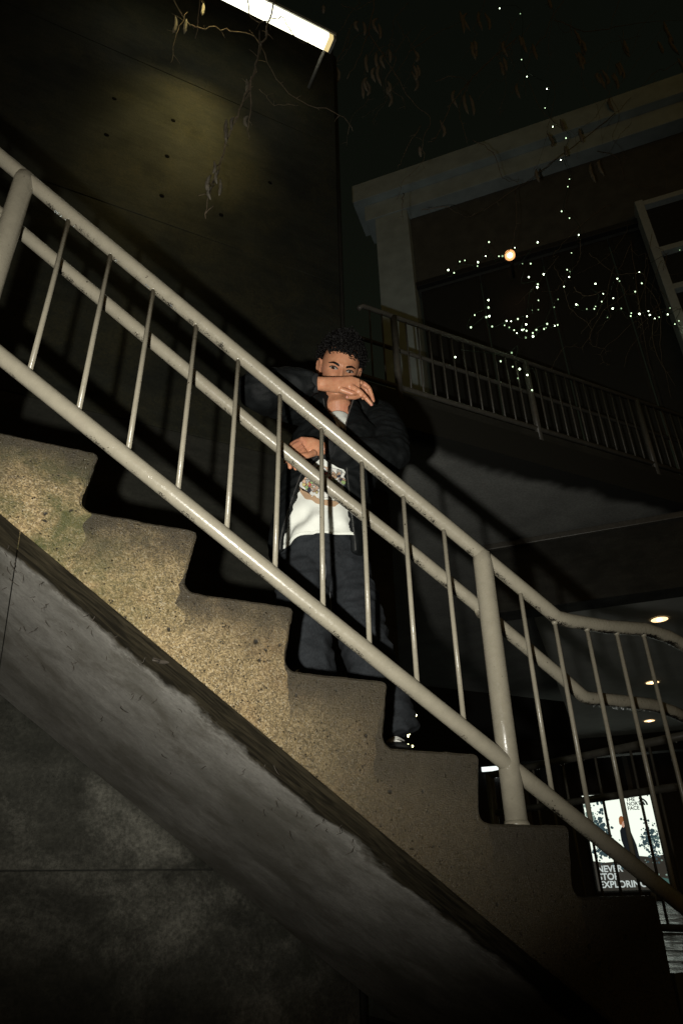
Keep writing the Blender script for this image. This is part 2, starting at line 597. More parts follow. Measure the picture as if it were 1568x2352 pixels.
for (u, v) in ((398, 277), (384, 359), (263, 227), (372, 450), (245, 310), (508, 494), (620, 420)):  # black discs on the face paint the shade inside form-tie holes
    p = on_y(u, v, W_Y)
    b = MB()
    n = 14
    ring = lambda r, y: [p + Vector((r * math.cos(6.2832 * j / n), y, r * math.sin(6.2832 * j / n))) for j in range(n)]
    b.add(ring(0.017, -0.002) + ring(0.013, -0.004) + ring(0.004, -0.0042), [(j, (j + 1) % n, n + (j + 1) % n, n + j) for j in range(n)] + [(n + j, n + (j + 1) % n, 2 * n + (j + 1) % n, 2 * n + j) for j in range(n)] + [tuple(range(2 * n, 3 * n))])
    b.build('tie_hole_disc', M['hole_shade'], wall)
b = MB()
b.tube([(1.66, W_Y + 0.12, 0.0), (1.66, W_Y + 0.12, 8.9)], 0.045, 14)
dp = b.build('drain_pipe', M['dark_slab'], origin=(1.66, W_Y + 0.12, 0))
tag(dp, 'dark round drain pipe running up the end of the concrete wall', 'pipe')

# ------------------------------------------------------------------ the concrete stair
stair = thing('concrete_staircase', 'wet exposed-aggregate concrete staircase with the person standing on it', 'staircase', (X_L, S_Y, LAND_Z))
N_UP, N_DN = 4, 6
outline = []
first, last = -N_UP, N_DN


def nosing(k):
    return X_N0 + RUN * k, Z_T0 - RISE * k


fil = 0.032
for k in range(first, last + 1):
    xn, zn = nosing(k)
    # inner corner of this tread, rounded
    xi = nosing(k - 1)[0] - 0.02 if k > first else xn - RUN
    if k > first:
        for a in np.linspace(0, 90, 7):
            r = math.radians(a)
            outline.append((xi + fil - fil * math.cos(r), zn + fil - fil * math.sin(r)))
    else:
        outline.append((xi, zn))
    outline.append((xi + (xn - xi) * 0.3, zn - 0.001))
    outline.append((xn - 0.014, zn))
    outline.append((xn - 0.004, zn - 0.004))
    outline.append((xn, zn - 0.014))
    # riser leans back under the nosing
    zr = nosing(k + 1)[1] if k < last else LAND_Z + 0.002
    outline.append((xn - 0.02, zr + fil) if k < last else (xn - 0.004, zr))
x_end = outline[-1][0]
bot = lambda x: EYE.z + S_Y * (0.457 - 0.682 * x / S_Y)
outline.append((x_end, bot(x_end)))
outline.append((nosing(first)[0] - RUN, bot(nosing(first)[0] - RUN)))
# resample with a slightly rough edge
dense = []
for i in range(len(outline)):
    a, c = Vector((*outline[i], 0)), Vector((*outline[(i + 1) % len(outline)], 0))
    n = max(1, int((c - a).length / 0.009))
    for s in range(n):
        dense.append(a + (c - a) * (s / n))
sm = []
L_ = len(dense)
for i, p in enumerate(dense):
    d = (dense[(i + 1) % L_] - dense[i - 1])
    nrm = Vector((-d.y, d.x, 0)).normalized() if d.length > 1e-6 else Vector((0, 0, 0))
    w = noise.noise(Vector((p.x * 60, p.y * 60, 0))) * 0.0022 + noise.noise(Vector((p.x * 14, p.y * 14, 3))) * 0.0016
    if nrm.y < -0.5:
        w = -abs(w) * 0.8
    sm.append((p + nrm * w, nrm))
b = MB()
ins = 0.007
ringA = [Vector((p.x - n.x * ins, S_Y, p.y - n.y * ins)) for p, n in sm]
# orientation: outline runs left to right on top, so the left normal points up/outwards
ringB = [Vector((p.x, S_Y + ins, p.y)) for p, n in sm]
ringC = [Vector((p.x, S_Y + 0.12, p.y)) for p, n in sm]
n = len(sm)
b.add(ringA + ringB + ringC, [tuple(range(n))] + [(i, n + i, n + (i + 1) % n, (i + 1) % n) for i in range(n)] + [(n + i, 2 * n + i, 2 * n + (i + 1) % n, n + (i + 1) % n) for i in range(n)] + [tuple(reversed(range(2 * n, 3 * n)))])
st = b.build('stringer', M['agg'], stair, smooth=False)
bm = bmesh.new()
bm.from_mesh(st.data)
bmesh.ops.recalc_face_normals(bm, faces=bm.faces)
bmesh.ops.triangulate(bm, faces=[f for f in bm.faces if len(f.verts) > 4])
bm.to_mesh(st.data)
bm.free()
for k in range(first, last + 1):
    xn, zn = nosing(k)
    b = MB()
    b.box((xn - RUN / 2 - 0.015, (S_Y + 0.12 + W_Y) / 2, zn - RISE * 0.35 - 0.003), (RUN / 2 + 0.010, (W_Y - S_Y - 0.12) / 2 - 0.001, RISE * 0.35 - 0.002))
    b.build('step', M['step'], stair, smooth=False)
# underside: two cast bays with an open joint
xj = -0.052
for (xa, xb) in ((nosing(first)[0] - RUN, xj - 0.0015), (xj + 0.0015, x_end)):
    b = MB()
    nx, ny = 60, 24
    vs = []
    for j in range(ny + 1):
        y = S_Y + 0.004 + (W_Y - 0.002 - S_Y - 0.004) * j / ny
        for i in range(nx + 1):
            x = xa + (xb - xa) * i / nx
            w = 0.004 * noise.noise(Vector((x * 5, y * 5, 0)))
            if j < 3:
                w = 0.0
            vs.append((x, y, bot(x) - 0.003 + abs(w)))
    fs = [(j * (nx + 1) + i, j * (nx + 1) + i + 1, (j + 1) * (nx + 1) + i + 1, (j + 1) * (nx + 1) + i) for j in range(ny) for i in range(nx)]
    top = len(vs)
    vs += [(xa, S_Y + 0.1205, bot(xa) + 0.10), (xb, S_Y + 0.1205, bot(xb) + 0.10), (xb, W_Y - 0.002, bot(xb) + 0.10), (xa, W_Y - 0.002, bot(xa) + 0.10)]
    fs.append((top, top + 1, top + 2, top + 3))
    b.add(vs, [tuple(reversed(f)) for f in fs])
    b.build('underside_slab', M['soffit'], stair, smooth=True)
# root threads and dead stalks that hang from the underside
b = MB()
for k in range(80):
    u, v = random.uniform(20, 640), random.uniform(1330, 1900)
    x = random.uniform(-0.1, 0.95)
    y = S_Y + 0.12 + abs(random.gauss(0, 0.35))
    if y > W_Y - 0.1:
        continue
    z = bot(x) - 0.004
    ln = random.uniform(0.012, 0.05)
    dx, dy = random.uniform(-.5, .5), random.uniform(-.5, .5)
    pts = [Vector((x, y, z + 0.004))]
    for s in range(1, 5):
        pts.append(pts[-1] + Vector((dx + random.uniform(-.7, .7), dy + random.uniform(-.5, .5), -random.uniform(0.2, 0.9))) * ln / 4)
    b.tube(pts, [0.0012, 0.0011, 0.001, 0.0008, 0.0005], 4, caps=False)
M['root'] = mat_plain('dead_root', (0.035, 0.028, 0.02), 0.8)
o = b.build('hanging_root', M['root'], stair)
o['kind'] = 'stuff'
b = MB()
p = on_y(352, 1542, S_Y + 0.09)
p.z = bot(p.x) + 0.003
b.tube(catmull([p, p + Vector((0.012, -0.022, -0.016)), p + Vector((0.03, -0.05, -0.02)), p + Vector((0.058, -0.08, -0.012))], 4), lerp_list([0.007, 0.006, 0.0055, 0.003], 13), 8)
b.tube([p + Vector((0.03, -0.05, -0.02)), p + Vector((0.024, -0.07, 0.004)), p + Vector((0.03, -0.082, 0.02))], [0.004, 0.003, 0.002], 6)
b.tube([p + Vector((0.012, -0.022, -0.016)), p + Vector((-0.012, -0.04, -0.02))], [0.004, 0.002], 6)
tag(b.build('broken_twig', M['root'], origin=p), 'short broken twig stuck to the wet edge under the stair', 'twig')

# ------------------------------------------------------------------ railing of the stair
RY = 1.69
HY = 1.79
Q = RY
PR = 0.0245
rail = thing('stair_railing', 'wet cream pipe railing of the near stair, in front of the person', 'railing', (1.32, RY, LAND_Z))


def nz(x, z, y=RY):                      # normalised picture-plane coordinates to metres
    return Vector((x * y, y, EYE.z + z * y))


def topz(x):
    return 1.151 - 0.6395 * (x + 0.073)


def botz(x):
    return 0.749 - 0.6400 * (x + 0.072)


pts = [nz(-1.3, topz(-1.3)), nz(-0.4, topz(-0.4)), nz(0.5, topz(0.5)), nz(0.945, topz(0.945))]
lev = [nz(0.966, 0.4855), nz(1.0, 0.482), nz(1.1, 0.4825), on_y(1478, 1445, RY), on_y(1530, 1461, RY), on_y(1572, 1483, RY), on_y(1640, 1525, RY)]
b = MB()
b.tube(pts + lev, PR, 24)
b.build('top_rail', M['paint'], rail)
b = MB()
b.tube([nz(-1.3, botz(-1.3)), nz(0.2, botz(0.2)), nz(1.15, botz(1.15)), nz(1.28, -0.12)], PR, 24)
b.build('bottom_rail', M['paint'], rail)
px = [-0.072, 0.013, 0.100, 0.188, 0.2755, 0.363, 0.451, 0.537, 0.6265, 0.7145, 0.884, 0.9605, 1.044, 1.126, 1.205]
px = [-0.072 - 0.0875 * 2, ] + px
for x in px:
    b = MB()
    zt = topz(x) - 0.01
    if x > 0.95:                          # under the level part, follow the bent rail
        zt = float(np.interp(x * RY, [q.x for q in lev], [(q.z - EYE.z) / RY for q in lev])) - 0.011
    zb = botz(x) + 0.01
    jit = random.uniform(-0.001, 0.001)
    b.tube([nz(x, zt + 0.004), nz(x + jit, (zt + zb) / 2), nz(x, zb - 0.004)], 0.0074, 14)
    bar = b.build('baluster', M['paint'], rail)
    for (zz, sg) in ((zt, -1), (zb, 1)):
        b = MB()                          # weld collars
        c = nz(x, zz)
        b.tube([c + Vector((0, 0, sg * 0.001)), c + Vector((0, 0, sg * 0.006)), c + Vector((0, 0, sg * 0.011))], [0.0115, 0.0098, 0.0078], 12)
        b.build('weld_bead', M['paint'], bar)
post_x = (-0.162, 0.8005)
for x in post_x:
    b = MB()
    zt = topz(x)
    foot = 0.0955 * S_Y / RY if x > 0.5 else 0.74
    k = math.ceil((x * RY - X_N0) / RUN)
    foot_z = Z_T0 - RISE * k - 0.001
    top = nz(x, zt)
    b.tube([Vector((x * RY, RY + 0.004, foot_z)), Vector((x * RY, RY + 0.004, foot_z + 0.3)), Vector((x * RY, RY, top.z - 0.03)), Vector((x * RY, RY, top.z + 0.004)), Vector((x * RY, RY, top.z + 0.012))], [0.0315, 0.0315, 0.0315, 0.030, 0.02], 24)
    post = b.build('post', M['paint'], rail)
    b = MB()
    c = Vector((x * RY, RY + 0.004, foot_z))
    b.tube([c, c + Vector((0, 0, 0.006)), c + Vector((0, 0, 0.014))], [0.037, 0.036, 0.0318], 20)
    b.build('weld_bead', M['paint'], post)
hand_px = [(-300, 232), (45, 530), (200, 660), (400, 827), (590, 985), (760, 1123), (960, 1280), (1085, 1382), (1160, 1447), (1290, 1556), (1322, 1585), (1338, 1599), (1352, 1604), (1380, 1606), (1450, 1613), (1500, 1620), (1540, 1633), (1600, 1660)]
b = MB()
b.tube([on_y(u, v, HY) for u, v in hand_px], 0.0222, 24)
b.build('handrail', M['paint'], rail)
for (hp, x) in (((1090, 1386), post_x[1]), ((-20, 476), post_x[0])):
    b = MB()
    h0 = on_y(*hp, HY) + Vector((0, 0, -0.018))
    pc = Vector((x * RY, RY + 0.02, h0.z - 0.03))
    b.tube(catmull([h0 + Vector((0, 0, 0.004)), h0 + Vector((0.002, -0.005, -0.02)), h0 * 0.6 + pc * 0.4 + Vector((0, 0, -0.03)), pc + Vector((0, 0.02, -0.016)), pc], 6), 0.0075, 12)
    b.build('bracket', M['paint'], rail)
# hanging rain drops
b = MB()


def drops(u0, v0, u1, v1, y, n, off):
    for k in range(n):
        t = random.random()
        p = on_y(u0 + (u1 - u0) * t, v0 + (v1 - v0) * t, y)
        p.z -= off
        r = random.choice((0.0022, 0.003, 0.0036, 0.0042))
        b.ball(p, (r, r, r * 1.25), 8, 6)


drops(1285, 1412, 1480, 1445, RY, 22, PR + 0.001)
drops(1340, 1605, 1490, 1619, HY, 16, 0.023)
drops(545, 800, 1000, 1180, RY, 26, PR * 1.2)
drops(0, 365, 500, 770, RY, 16, PR * 1.2)
drops(1110, 1275, 1260, 1400, RY, 10, PR * 1.2)
o = b.build('water_drops', M['water'], rail)
o['kind'] = 'stuff'

# ------------------------------------------------------------------ fluorescent fitting high on the wall
FY = 2.784
fp0, fp1 = on_y(440, -42, FY), on_y(762, 102, FY)
fz = fp1.z
fx = thing('fluorescent_light', 'bright white fluorescent batten fitting on an arm from the wall at the top', 'light fitting', (fp1.x, W_Y, fz))
ax = ((Vector((1, 0, 0)), Vector((0, 1, 0)), Vector((0, 0, 1))))
xc, hx = (fp0.x + fp1.x) / 2 - 0.3, (fp1.x - fp0.x) / 2 + 0.3
b = MB()
b.box((xc - 0.0205, FY, fz), (hx - 0.0325, 0.055, 0.032))
b.build('diffuser', M['tube_light'], fx, smooth=False)
b = MB()                                  # the tube's cool end: dimmer and yellower
b.box((xc + hx - 0.0325, FY, fz), (0.0205, 0.055, 0.0318))
b.build('diffuser', M['tube_end'], fx, smooth=False)
b = MB()
b.box((xc, FY, fz + 0.052), (hx + 0.012, 0.065, 0.0195))
b.build('housing', M['fix_end'], fx, smooth=False)
for s in (-1, 1):
    b = MB()
    b.box((xc + s * (hx + 0.001), FY, fz), (0.0115, 0.06, 0.0315))
    b.build('end_cap', M['fix_end'], fx, smooth=False)
    b = MB()
    b.tube([(xc + s * (hx - 0.02), FY, fz + 0.085), (xc + s * (hx - 0.02), W_Y - 0.002, fz + 0.085)], 0.014, 10)
    b.build('arm', M['fix_end'], fx)
la = bpy.data.lights.new('fluorescent_lamp', 'SPOT')
la.energy = 120
la.color = (1.0, 0.80, 0.30)
la.spot_size = math.radians(52)
la.spot_blend = 1.0
la.shadow_soft_size = 0.3
lo = bpy.data.objects.new('fluorescent_lamp', la)
COL.objects.link(lo)
lo.parent = fx
lo.location = Vector((0.45, FY - 0.35, fz - 0.25)) - Vector(fx.location)
tgt = on_y(425, 300, W_Y)
lo.rotation_euler = (tgt - (Vector((0.45, FY - 0.35, fz - 0.25)))).to_track_quat('-Z', 'Y').to_euler()
# ================================================================== BACKGROUND
H = EYE.z
A = Vector((0.699, -0.715, 0)).normalized()         # along the far building, to the right
B = Vector((0.715, 0.699, 0)).normalized()          # away from the stair, into the building
UP = Vector((0, 0, 1))
AX = (A, B, UP)


def bld(s, c, z):                                   # building coordinates: along, into, height above the eye
    return A * s + B * c + UP * (H + z)


def bbox(name, s0, s1, c0, c1, z0, z1, mat, parent, kind=None):
    b = MB()
    b.box(bld((s0 + s1) / 2, (c0 + c1) / 2, (z0 + z1) / 2), ((s1 - s0) / 2, (c1 - c0) / 2, (z1 - z0) / 2), AX)
    o = b.build(name, mat, parent, smooth=False)
    bv = o.modifiers.new('edge', 'BEVEL')
    bv.width = 0.008
    bv.segments = 2
    return o


K = 1.65
C0 = 4.664 * K                                      # front plane of the building
CW = C0


def s_at(u, v, c=None):
    return on_plane(u, v, B * (c or CW) + EYE, B).dot(A)


def z_at(u, v, c=None):
    return on_plane(u, v, B * (c or CW) + EYE, B).z - H


bl = thing('building', 'dark building with pale stepped fascia, square column and windows behind the upper walkway', 'building', bld(-1.6, C0, 3.75))
sL, sR = s_at(839, 510), 9.0
zf0, zf1, zf2 = z_at(839, 510), z_at(831, 478), z_at(814, 445)
bbox('fascia', sL, sR, C0 - 0.02, C0 + 0.5, zf0, zf1, M['plaster'], bl)
bbox('cornice', s_at(814, 445) , sR, C0 - 0.16, C0 + 0.6, zf1 + 0.003, zf2, M['plaster'], bl)
c0s, c1s = s_at(862, 520), s_at(936, 505)
bbox('column', c0s, c1s, C0, C0 + 0.5, 3.752, zf0 - 0.002, M['plaster'], bl)
bbox('wall', c1s + 0.002, sR, C0 + 0.22, C0 + 0.5, z_at(945, 640), zf0 - 0.002, M['render_wall'], bl)
bbox('transom', c1s + 0.002, sR, C0 + 0.12, C0 + 0.215, z_at(945, 640) - 0.07, z_at(945, 640) + 0.03, M['dark'], bl)
# storefront bays below the transom
for k in range(7):
    s0 = c1s + 0.05 + k * 0.95
    zt = z_at(945, 640) - 0.08
    pn = bbox('window', s0, s0 + 0.93, C0 + 0.25, C0 + 0.28, 3.85, zt, M['dark'], bl)
    b = MB()
    b.box(bld(s0 + 0.465, C0 + 0.238, (3.9 + zt) / 2), (0.42, 0.006, (zt - 3.9) / 2 - 0.06), AX)
    b.build('pane', M['black_glass'], pn, smooth=False)
# pale framed windows at the right edge
ws = s_at(1456, 470)
wz1, wz0 = z_at(1456, 468), z_at(1560, 800)
za, zb = wz0 - 1.0, wz1
w = bbox('window', ws, ws + 0.11, C0 - 0.04, C0 + 0.2, za, zb, M['frame'], bl)
cross = [zb - 0.05, z_at(1500, 578), z_at(1540, 660), wz0 - 0.95]
for k, zc in enumerate(cross):
    b = MB()
    b.box(bld(ws + 1.06, C0 + 0.04, zc), (0.945, 0.05, 0.045), AX)
    b.build('frame', M['frame'], w, smooth=False)
    if k:
        b = MB()
        b.box(bld(ws + 1.06, C0 + 0.10, (zc + cross[k - 1]) / 2), (0.94, 0.01, (cross[k - 1] - zc) / 2 - 0.05), AX)
        b.build('pane', M['black_glass'], w, smooth=False)

# warm round lamp
lc = C0 - 0.25
lp = on_plane(1170, 585, B * lc + EYE, B)
lt = thing('round_lamp', 'glowing warm round lamp among the fairy lights on the dark building', 'lamp', lp)
b = MB()
for i in range(20):
    pass
fr = (EYE - lp).normalized()
fr = (fr + Vector((0, 0, -0.9))).normalized()
sx_ = fr.cross(UP).normalized()
sy_ = sx_.cross(fr)
ringp = lambda r, h: [lp + sx_ * (r * math.cos(6.2832 * j / 24)) + sy_ * (r * math.sin(6.2832 * j / 24)) + fr * h for j in range(24)]
q4 = lambda a, c: [(a + j, a + (j + 1) % 24, c + (j + 1) % 24, c + j) for j in range(24)]
b.add(ringp(0.075, 0.0) + ringp(0.075, 0.04) + ringp(0.066, 0.04) + ringp(0.042, 0.0), q4(0, 24) + q4(24, 48) + q4(48, 72))
b.build('housing', M['lamp_rim'], lt)
b = MB()
b.ball(lp + fr * 0.024, 0.038, 14, 10)
b.build('lamp_bulb', M['lamp_emit'], lt)
b = MB()
b.tube([lp, lp + B * 0.45], 0.02, 8)
b.build('bracket', M['dark'], lt)

# upper walkway slab
SY = 4.0
sl = thing('walkway_slab', 'grey concrete slab of the upper walkway with a wet dark edge', 'walkway', (2.35, SY, H + 3.45))
t2 = NT('walkway_underside')
p_ = t2.pos()
s_ = t2.n('SeparateXYZ')
t2.l(p_, s_.inputs[0])
w_ = t2.noise(t2.stretch(p_, (1.2, 0.6, 1)), 1.1, 3, 0.5, 0.1)
d_ = t2.math('ADD', t2.math('SUBTRACT', s_.outputs[1], SY), t2.math('MULTIPLY', t2.math('SUBTRACT', w_, 0.5), 0.7))
wet_ = t2.rng(d_, 0.34, 0.16, 0, 1, True)
c_ = t2.mix(t2.rng(t2.noise(p_, 2.2, 6, 0.6), 0.3, 0.7), (0.26, 0.265, 0.25), (0.40, 0.41, 0.385))
c_ = t2.mix(t2.rng(t2.noise(p_, 45, 5, 0.7), 0.4, 0.75, 0, 0.5), c_, (0.08, 0.08, 0.07))
c_ = t2.mix(wet_, c_, (0.02, 0.02, 0.016))
M['walk_under'] = t2.out(c_, 0.75, t2.bump(t2.noise(p_, 30, 5), 0.4, 0.006))
b = MB()
b.box((7.05, SY + 3.5, H + 3.6), (5.0, 3.5, 0.149))
o = b.build('slab', M['walk_under'], sl, smooth=False)
b = MB()
b.box((7.05, SY + 0.06, H + 3.795), (4.95, 0.05, 0.045))
b.build('kerb', M['dark_slab'], sl, smooth=False)

# railing of the upper walkway
UY = 4.03
r2 = thing('walkway_railing', 'dim pipe railing along the edge of the upper walkway', 'railing', (2.5, UY, H + 3.84))
za, zm, zb = 3.90, 4.42, 4.74
xs = [2.44 + 0.128 * (k - 1) for k in range(45)]
x1 = xs[-1]
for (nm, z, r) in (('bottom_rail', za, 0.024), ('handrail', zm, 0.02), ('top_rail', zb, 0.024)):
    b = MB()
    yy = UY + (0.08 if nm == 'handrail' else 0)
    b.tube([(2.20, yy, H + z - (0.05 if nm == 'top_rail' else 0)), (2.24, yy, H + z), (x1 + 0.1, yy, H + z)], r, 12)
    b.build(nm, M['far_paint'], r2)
bal = None
for k, x in enumerate(xs):
    if k % 12 == 2:
        b = MB()
        b.tube([(x, UY, H + 3.752), (x, UY, H + zb)], 0.032, 12)
        b.build('post', M['far_paint'], r2)
        continue
    if bal is None:
        b = MB()
        b.tube([(x, UY, H + za), (x, UY, H + zb)], 0.0085, 8)
        bal = b.build('baluster', M['far_paint'], r2)
        bx = x
    else:
        c = bal.copy()
        COL.objects.link(c)
        c.parent = r2
        c.location = Vector(bal.location) + Vector((x - bx, 0, 0))

# girder and lit canopy under the walkway
CG = 7.16
gd = thing('girder', 'dark concrete girder with a thin ledge above the ceiling downlights', 'girder', bld(-1, CG, 2.63))
bbox('beam', s_at(1112, 1255, CG), 9.0, CG, CG + 0.3, 2.63, 3.449, M['dark_slab'], gd)
bbox('ledge', s_at(1112, 1255, CG), 9.0, CG - 0.06, CG - 0.002, 3.36, 3.43, M['far_paint'], gd)
cn = thing('canopy_ceiling', 'flat pale ceiling with round downlights over the shop arcade', 'ceiling', bld(1, CG + 0.3, 2.63))
sc0 = s_at(1262, 1395, CG)
bbox('ceiling_board', sc0 - 0.2, 9.0, CG + 0.302, 14.9, 2.64, 2.70, M['ceiling'], cn)
bbox('edge_beam', sc0 - 3.0, 9.0, 14.902, 15.2, 2.3, 2.70, M['dark_slab'], cn)
for i, (u, v, lab) in enumerate(((1513, 1422, 'nearest and largest glowing downlight in the pale ceiling at right'),
                                 (1497, 1567, 'middle glowing downlight in the ceiling behind the railing balusters'),
                                 (1490, 1655, 'smallest and lowest glowing downlight, orange, just under the bent handrail'))):
    p = on_z(u, v, H + 2.64)
    d = thing('downlight', lab, 'downlight', p, 'downlights in the arcade ceiling')
    rr = 0.092
    n = 20
    rg = lambda r, h: [p + Vector((r * math.cos(6.2832 * j / n), r * math.sin(6.2832 * j / n), h)) for j in range(n)]
    b = MB()
    b.add(rg(rr * 1.12, -0.004) + rg(rr * 0.98, -0.007), [(j, (j + 1) % n, n + (j + 1) % n, n + j) for j in range(n)])
    b.build('trim_ring', M['fix_end'], d)
    b = MB()
    b.add(rg(rr, -0.006) + rg(rr * 0.6, -0.003) + [p + Vector((0, 0, -0.002))], [(j, (j + 1) % n, n + (j + 1) % n, n + j) for j in range(n)] + [(n + j, n + (j + 1) % n, 2 * n) for j in range(n)])
    b.build('reflector', M['down_emit'], d)
    b = MB()
    b.ball(p + Vector((0, 0, -0.012)), (rr * 0.34, rr * 0.34, 0.008), 10, 6)
    b.build('lamp_bulb', M['lamp_emit'], d)
    ld = bpy.data.lights.new('downlight_lamp', 'SPOT')
    ld.energy = 26
    ld.color = (1.0, 0.93, 0.8)
    ld.spot_size = math.radians(110)
    ld.spot_blend = 0.6
    ld.shadow_soft_size = 0.06
    ldo = bpy.data.objects.new('downlight_lamp', ld)
    COL.objects.link(ldo)
    ldo.parent = d
    ldo.location = (0, 0, -0.03)

# railing at the far side of the landing
r3 = thing('landing_railing', 'dark wet railing across the far side of the landing, before the lit poster', 'railing', (3.3, 4.0, LAND_Z))
p1 = on_z(1200, 1765, H + 0.75)
p2 = on_z(1568, 1690, H + 0.75)
dv = (p2 - p1)
L3 = dv.length
dv.normalize()
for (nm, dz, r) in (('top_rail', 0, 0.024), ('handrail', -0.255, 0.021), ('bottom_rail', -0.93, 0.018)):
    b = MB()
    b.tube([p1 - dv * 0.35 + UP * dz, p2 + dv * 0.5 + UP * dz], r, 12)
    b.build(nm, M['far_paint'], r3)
bal = None
for k in range(18):
    q = p1 + dv * (-0.3 + 0.13 * k)
    if bal is None:
        b = MB()
        b.tube([q + UP * 0, q + UP * -0.93], 0.008, 8)
        bal = b.build('baluster', M['far_paint'], r3)
        q0 = q
    else:
        c = bal.copy()
        COL.objects.link(c)
        c.parent = r3
        c.location = Vector(bal.location) + (q - q0)
for q in (p1 - dv * 0.33, p2 + dv * 0.3):
    b = MB()
    q.z = LAND_Z
    b.tube([q, q + UP * 0.95], 0.03, 12)
    b.build('post', M['far_paint'], r3)
b = MB()
for k in range(14):
    q = p1 + dv * (random.random() * L3)
    for dz, r in ((0, 0.026), (-0.255, 0.023)):
        if random.random() < 0.8:
            b.ball(q + UP * (dz - r) + dv * random.uniform(0, .1), 0.004, 6, 5)
o = b.build('water_drops', M['water'], r3)
o['kind'] = 'stuff'

# shop front far behind
CS = 16.9
sf = thing('shop_front', 'black shop front wall at the far end of the arcade', 'shop', bld(-3, CS + 0.1, -0.2))
bbox('wall', -9, 9, CS + 0.1, CS + 0.4, -0.2, 5.0, M['dark'], sf)
for k in range(5):
    b = MB()
    b.box(bld(-4 + k * 2.2, CS + 0.06, 1.2), (0.05, 0.04, 1.39), AX)
    b.build('mullion', M['far_paint'], sf, smooth=False)
pil = thing('concrete_column', 'dark concrete column standing behind the railing right of the person', 'column', on_z(985, 2075, LAND_Z) if False else (2.75, 5.2, LAND_Z))
b = MB()
b.box((2.75, 5.2, (LAND_Z + H + 3.449) / 2), (0.22, 0.22, (H + 3.449 - LAND_Z) / 2 - 0.001))
o = b.build('shaft', M['dark_slab'], pil, smooth=False)
bv = o.modifiers.new('edge', 'BEVEL')
bv.width = 0.03
bv.segments = 3
b = MB()
b.box((2.75, 5.2, LAND_Z + 0.06), (0.25, 0.25, 0.0595))
b.build('plinth', M['dark_slab'], pil, smooth=False)


# ------------------------------------------------------------------ illuminated poster
def text_mesh(name, body, size, mat, parent, origin, right, up, bold=0.0, proud=0.0):
    cu = bpy.data.curves.new(name, 'FONT')
    cu.body = body
    cu.size = size
    cu.offset = bold
    cu.space_line = 0.85
    tmp = bpy.data.objects.new(name, cu)
    COL.objects.link(tmp)
    dg = bpy.context.evaluated_depsgraph_get()
    me = bpy.data.meshes.new_from_object(tmp.evaluated_get(dg))
    bpy.data.objects.remove(tmp)
    out = right.cross(up)
    o = bpy.data.objects.new(name, me)
    COL.objects.link(o)
    me.materials.clear()
    me.materials.append(mat)
    o.parent = parent
    m = Matrix((right, up, out)).transposed().to_4x4()
    m.translation = Vector(origin) + out * proud - world_loc(parent)
    o.matrix_local = m
    return o


cp = CS
pTL = on_plane(1335, 1828, B * cp + EYE, B)
pBR = on_plane(1539, 2042, B * cp + EYE, B)
sa, sb = pTL.dot(A), pBR.dot(A)
pz1, pz0 = pTL.z - H, pBR.z - H
wP, hP = sb - sa, pz1 - pz0
po = thing('lit_poster', 'backlit advertising poster with a hiker, trees and white lettering seen between the balusters', 'poster', bld((sa + sb) / 2, cp, pz0))


def pp(x, y, d=0.0):            # poster coordinates 0..1 from the top left
    return bld(sa + wP * x, cp - d, pz1 - hP * y)


bbox('frame', sa - 0.05, sb + 0.05, cp + 0.012, cp + 0.09, pz0 - 0.05, pz1 + 0.05, M['dark'], po)
M['post_bg'] = mat_emit('poster_sky_print', (0.92, 1.0, 0.86), 1.05)
M['post_tree'] = mat_emit('poster_tree_print', (0.05, 0.09, 0.10), 0.7)
M['post_leaf'] = mat_emit('poster_leaf_print', (0.36, 0.5, 0.42), 0.55)
M['post_grd'] = mat_emit('poster_ground_print', (0.055, 0.05, 0.04), 0.55)
M['post_path'] = mat_emit('poster_path_print', (0.10, 0.22, 0.19), 0.5)
M['post_fig'] = mat_emit('poster_figure_print', (0.012, 0.016, 0.02), 0.6)
M['post_hair'] = mat_emit('poster_hair_print', (0.42, 0.16, 0.06), 0.7)
M['post_skin'] = mat_emit('poster_skin_print', (0.62, 0.36, 0.25), 0.8)
M['post_red'] = mat_emit('poster_red_print', (0.6, 0.06, 0.08), 0.7)
M['post_txt'] = mat_emit('poster_letter_print', (0.9, 1.0, 0.95), 0.55)


def poly(name, pts, mat, d):
    b = MB()
    b.add([pp(x, y, d) for x, y in pts], [tuple(range(len(pts)))])
    return b.build(name, mat, po, smooth=False)


poly('backlit_sheet', [(0, 0), (0, 1), (1, 1), (1, 0)], M['post_bg'], 0.0)
poly('ground_print', [(0, .70), (.15, .72), (.4, .71), (.62, .66), (.85, .68), (1, .66), (1, 1), (0, 1)], M['post_grd'], 0.003)
poly('path_print', [(.55, .83), (1, .9), (1, .99), (.8, .93), (.55, .86)], M['post_path'], 0.005)


def blob_cluster(name, cx, cy, rx, ry, n, mat, d, rs=(0.02, 0.05)):
    b = MB()
    rnd = random.Random(hash((cx, cy)) % 1000)
    for _ in range(n):
        x = cx + rnd.gauss(0, rx * 0.5)
        y = cy + rnd.gauss(0, ry * 0.5)
        r = rnd.uniform(*rs)
        x, y = min(max(x, r), 1 - r), min(max(y, r), 1 - r)
        k = 7
        d += 0.00015
        b.add([pp(x + r * math.cos(6.283 * j / k) * rnd.uniform(.6, 1.2), y + r * .74 * math.sin(6.283 * j / k) * rnd.uniform(.6, 1.2), d) for j in range(k)], [tuple(range(k))])
    o = b.build(name, mat, po, smooth=False)
    o['kind'] = 'stuff'
    return o


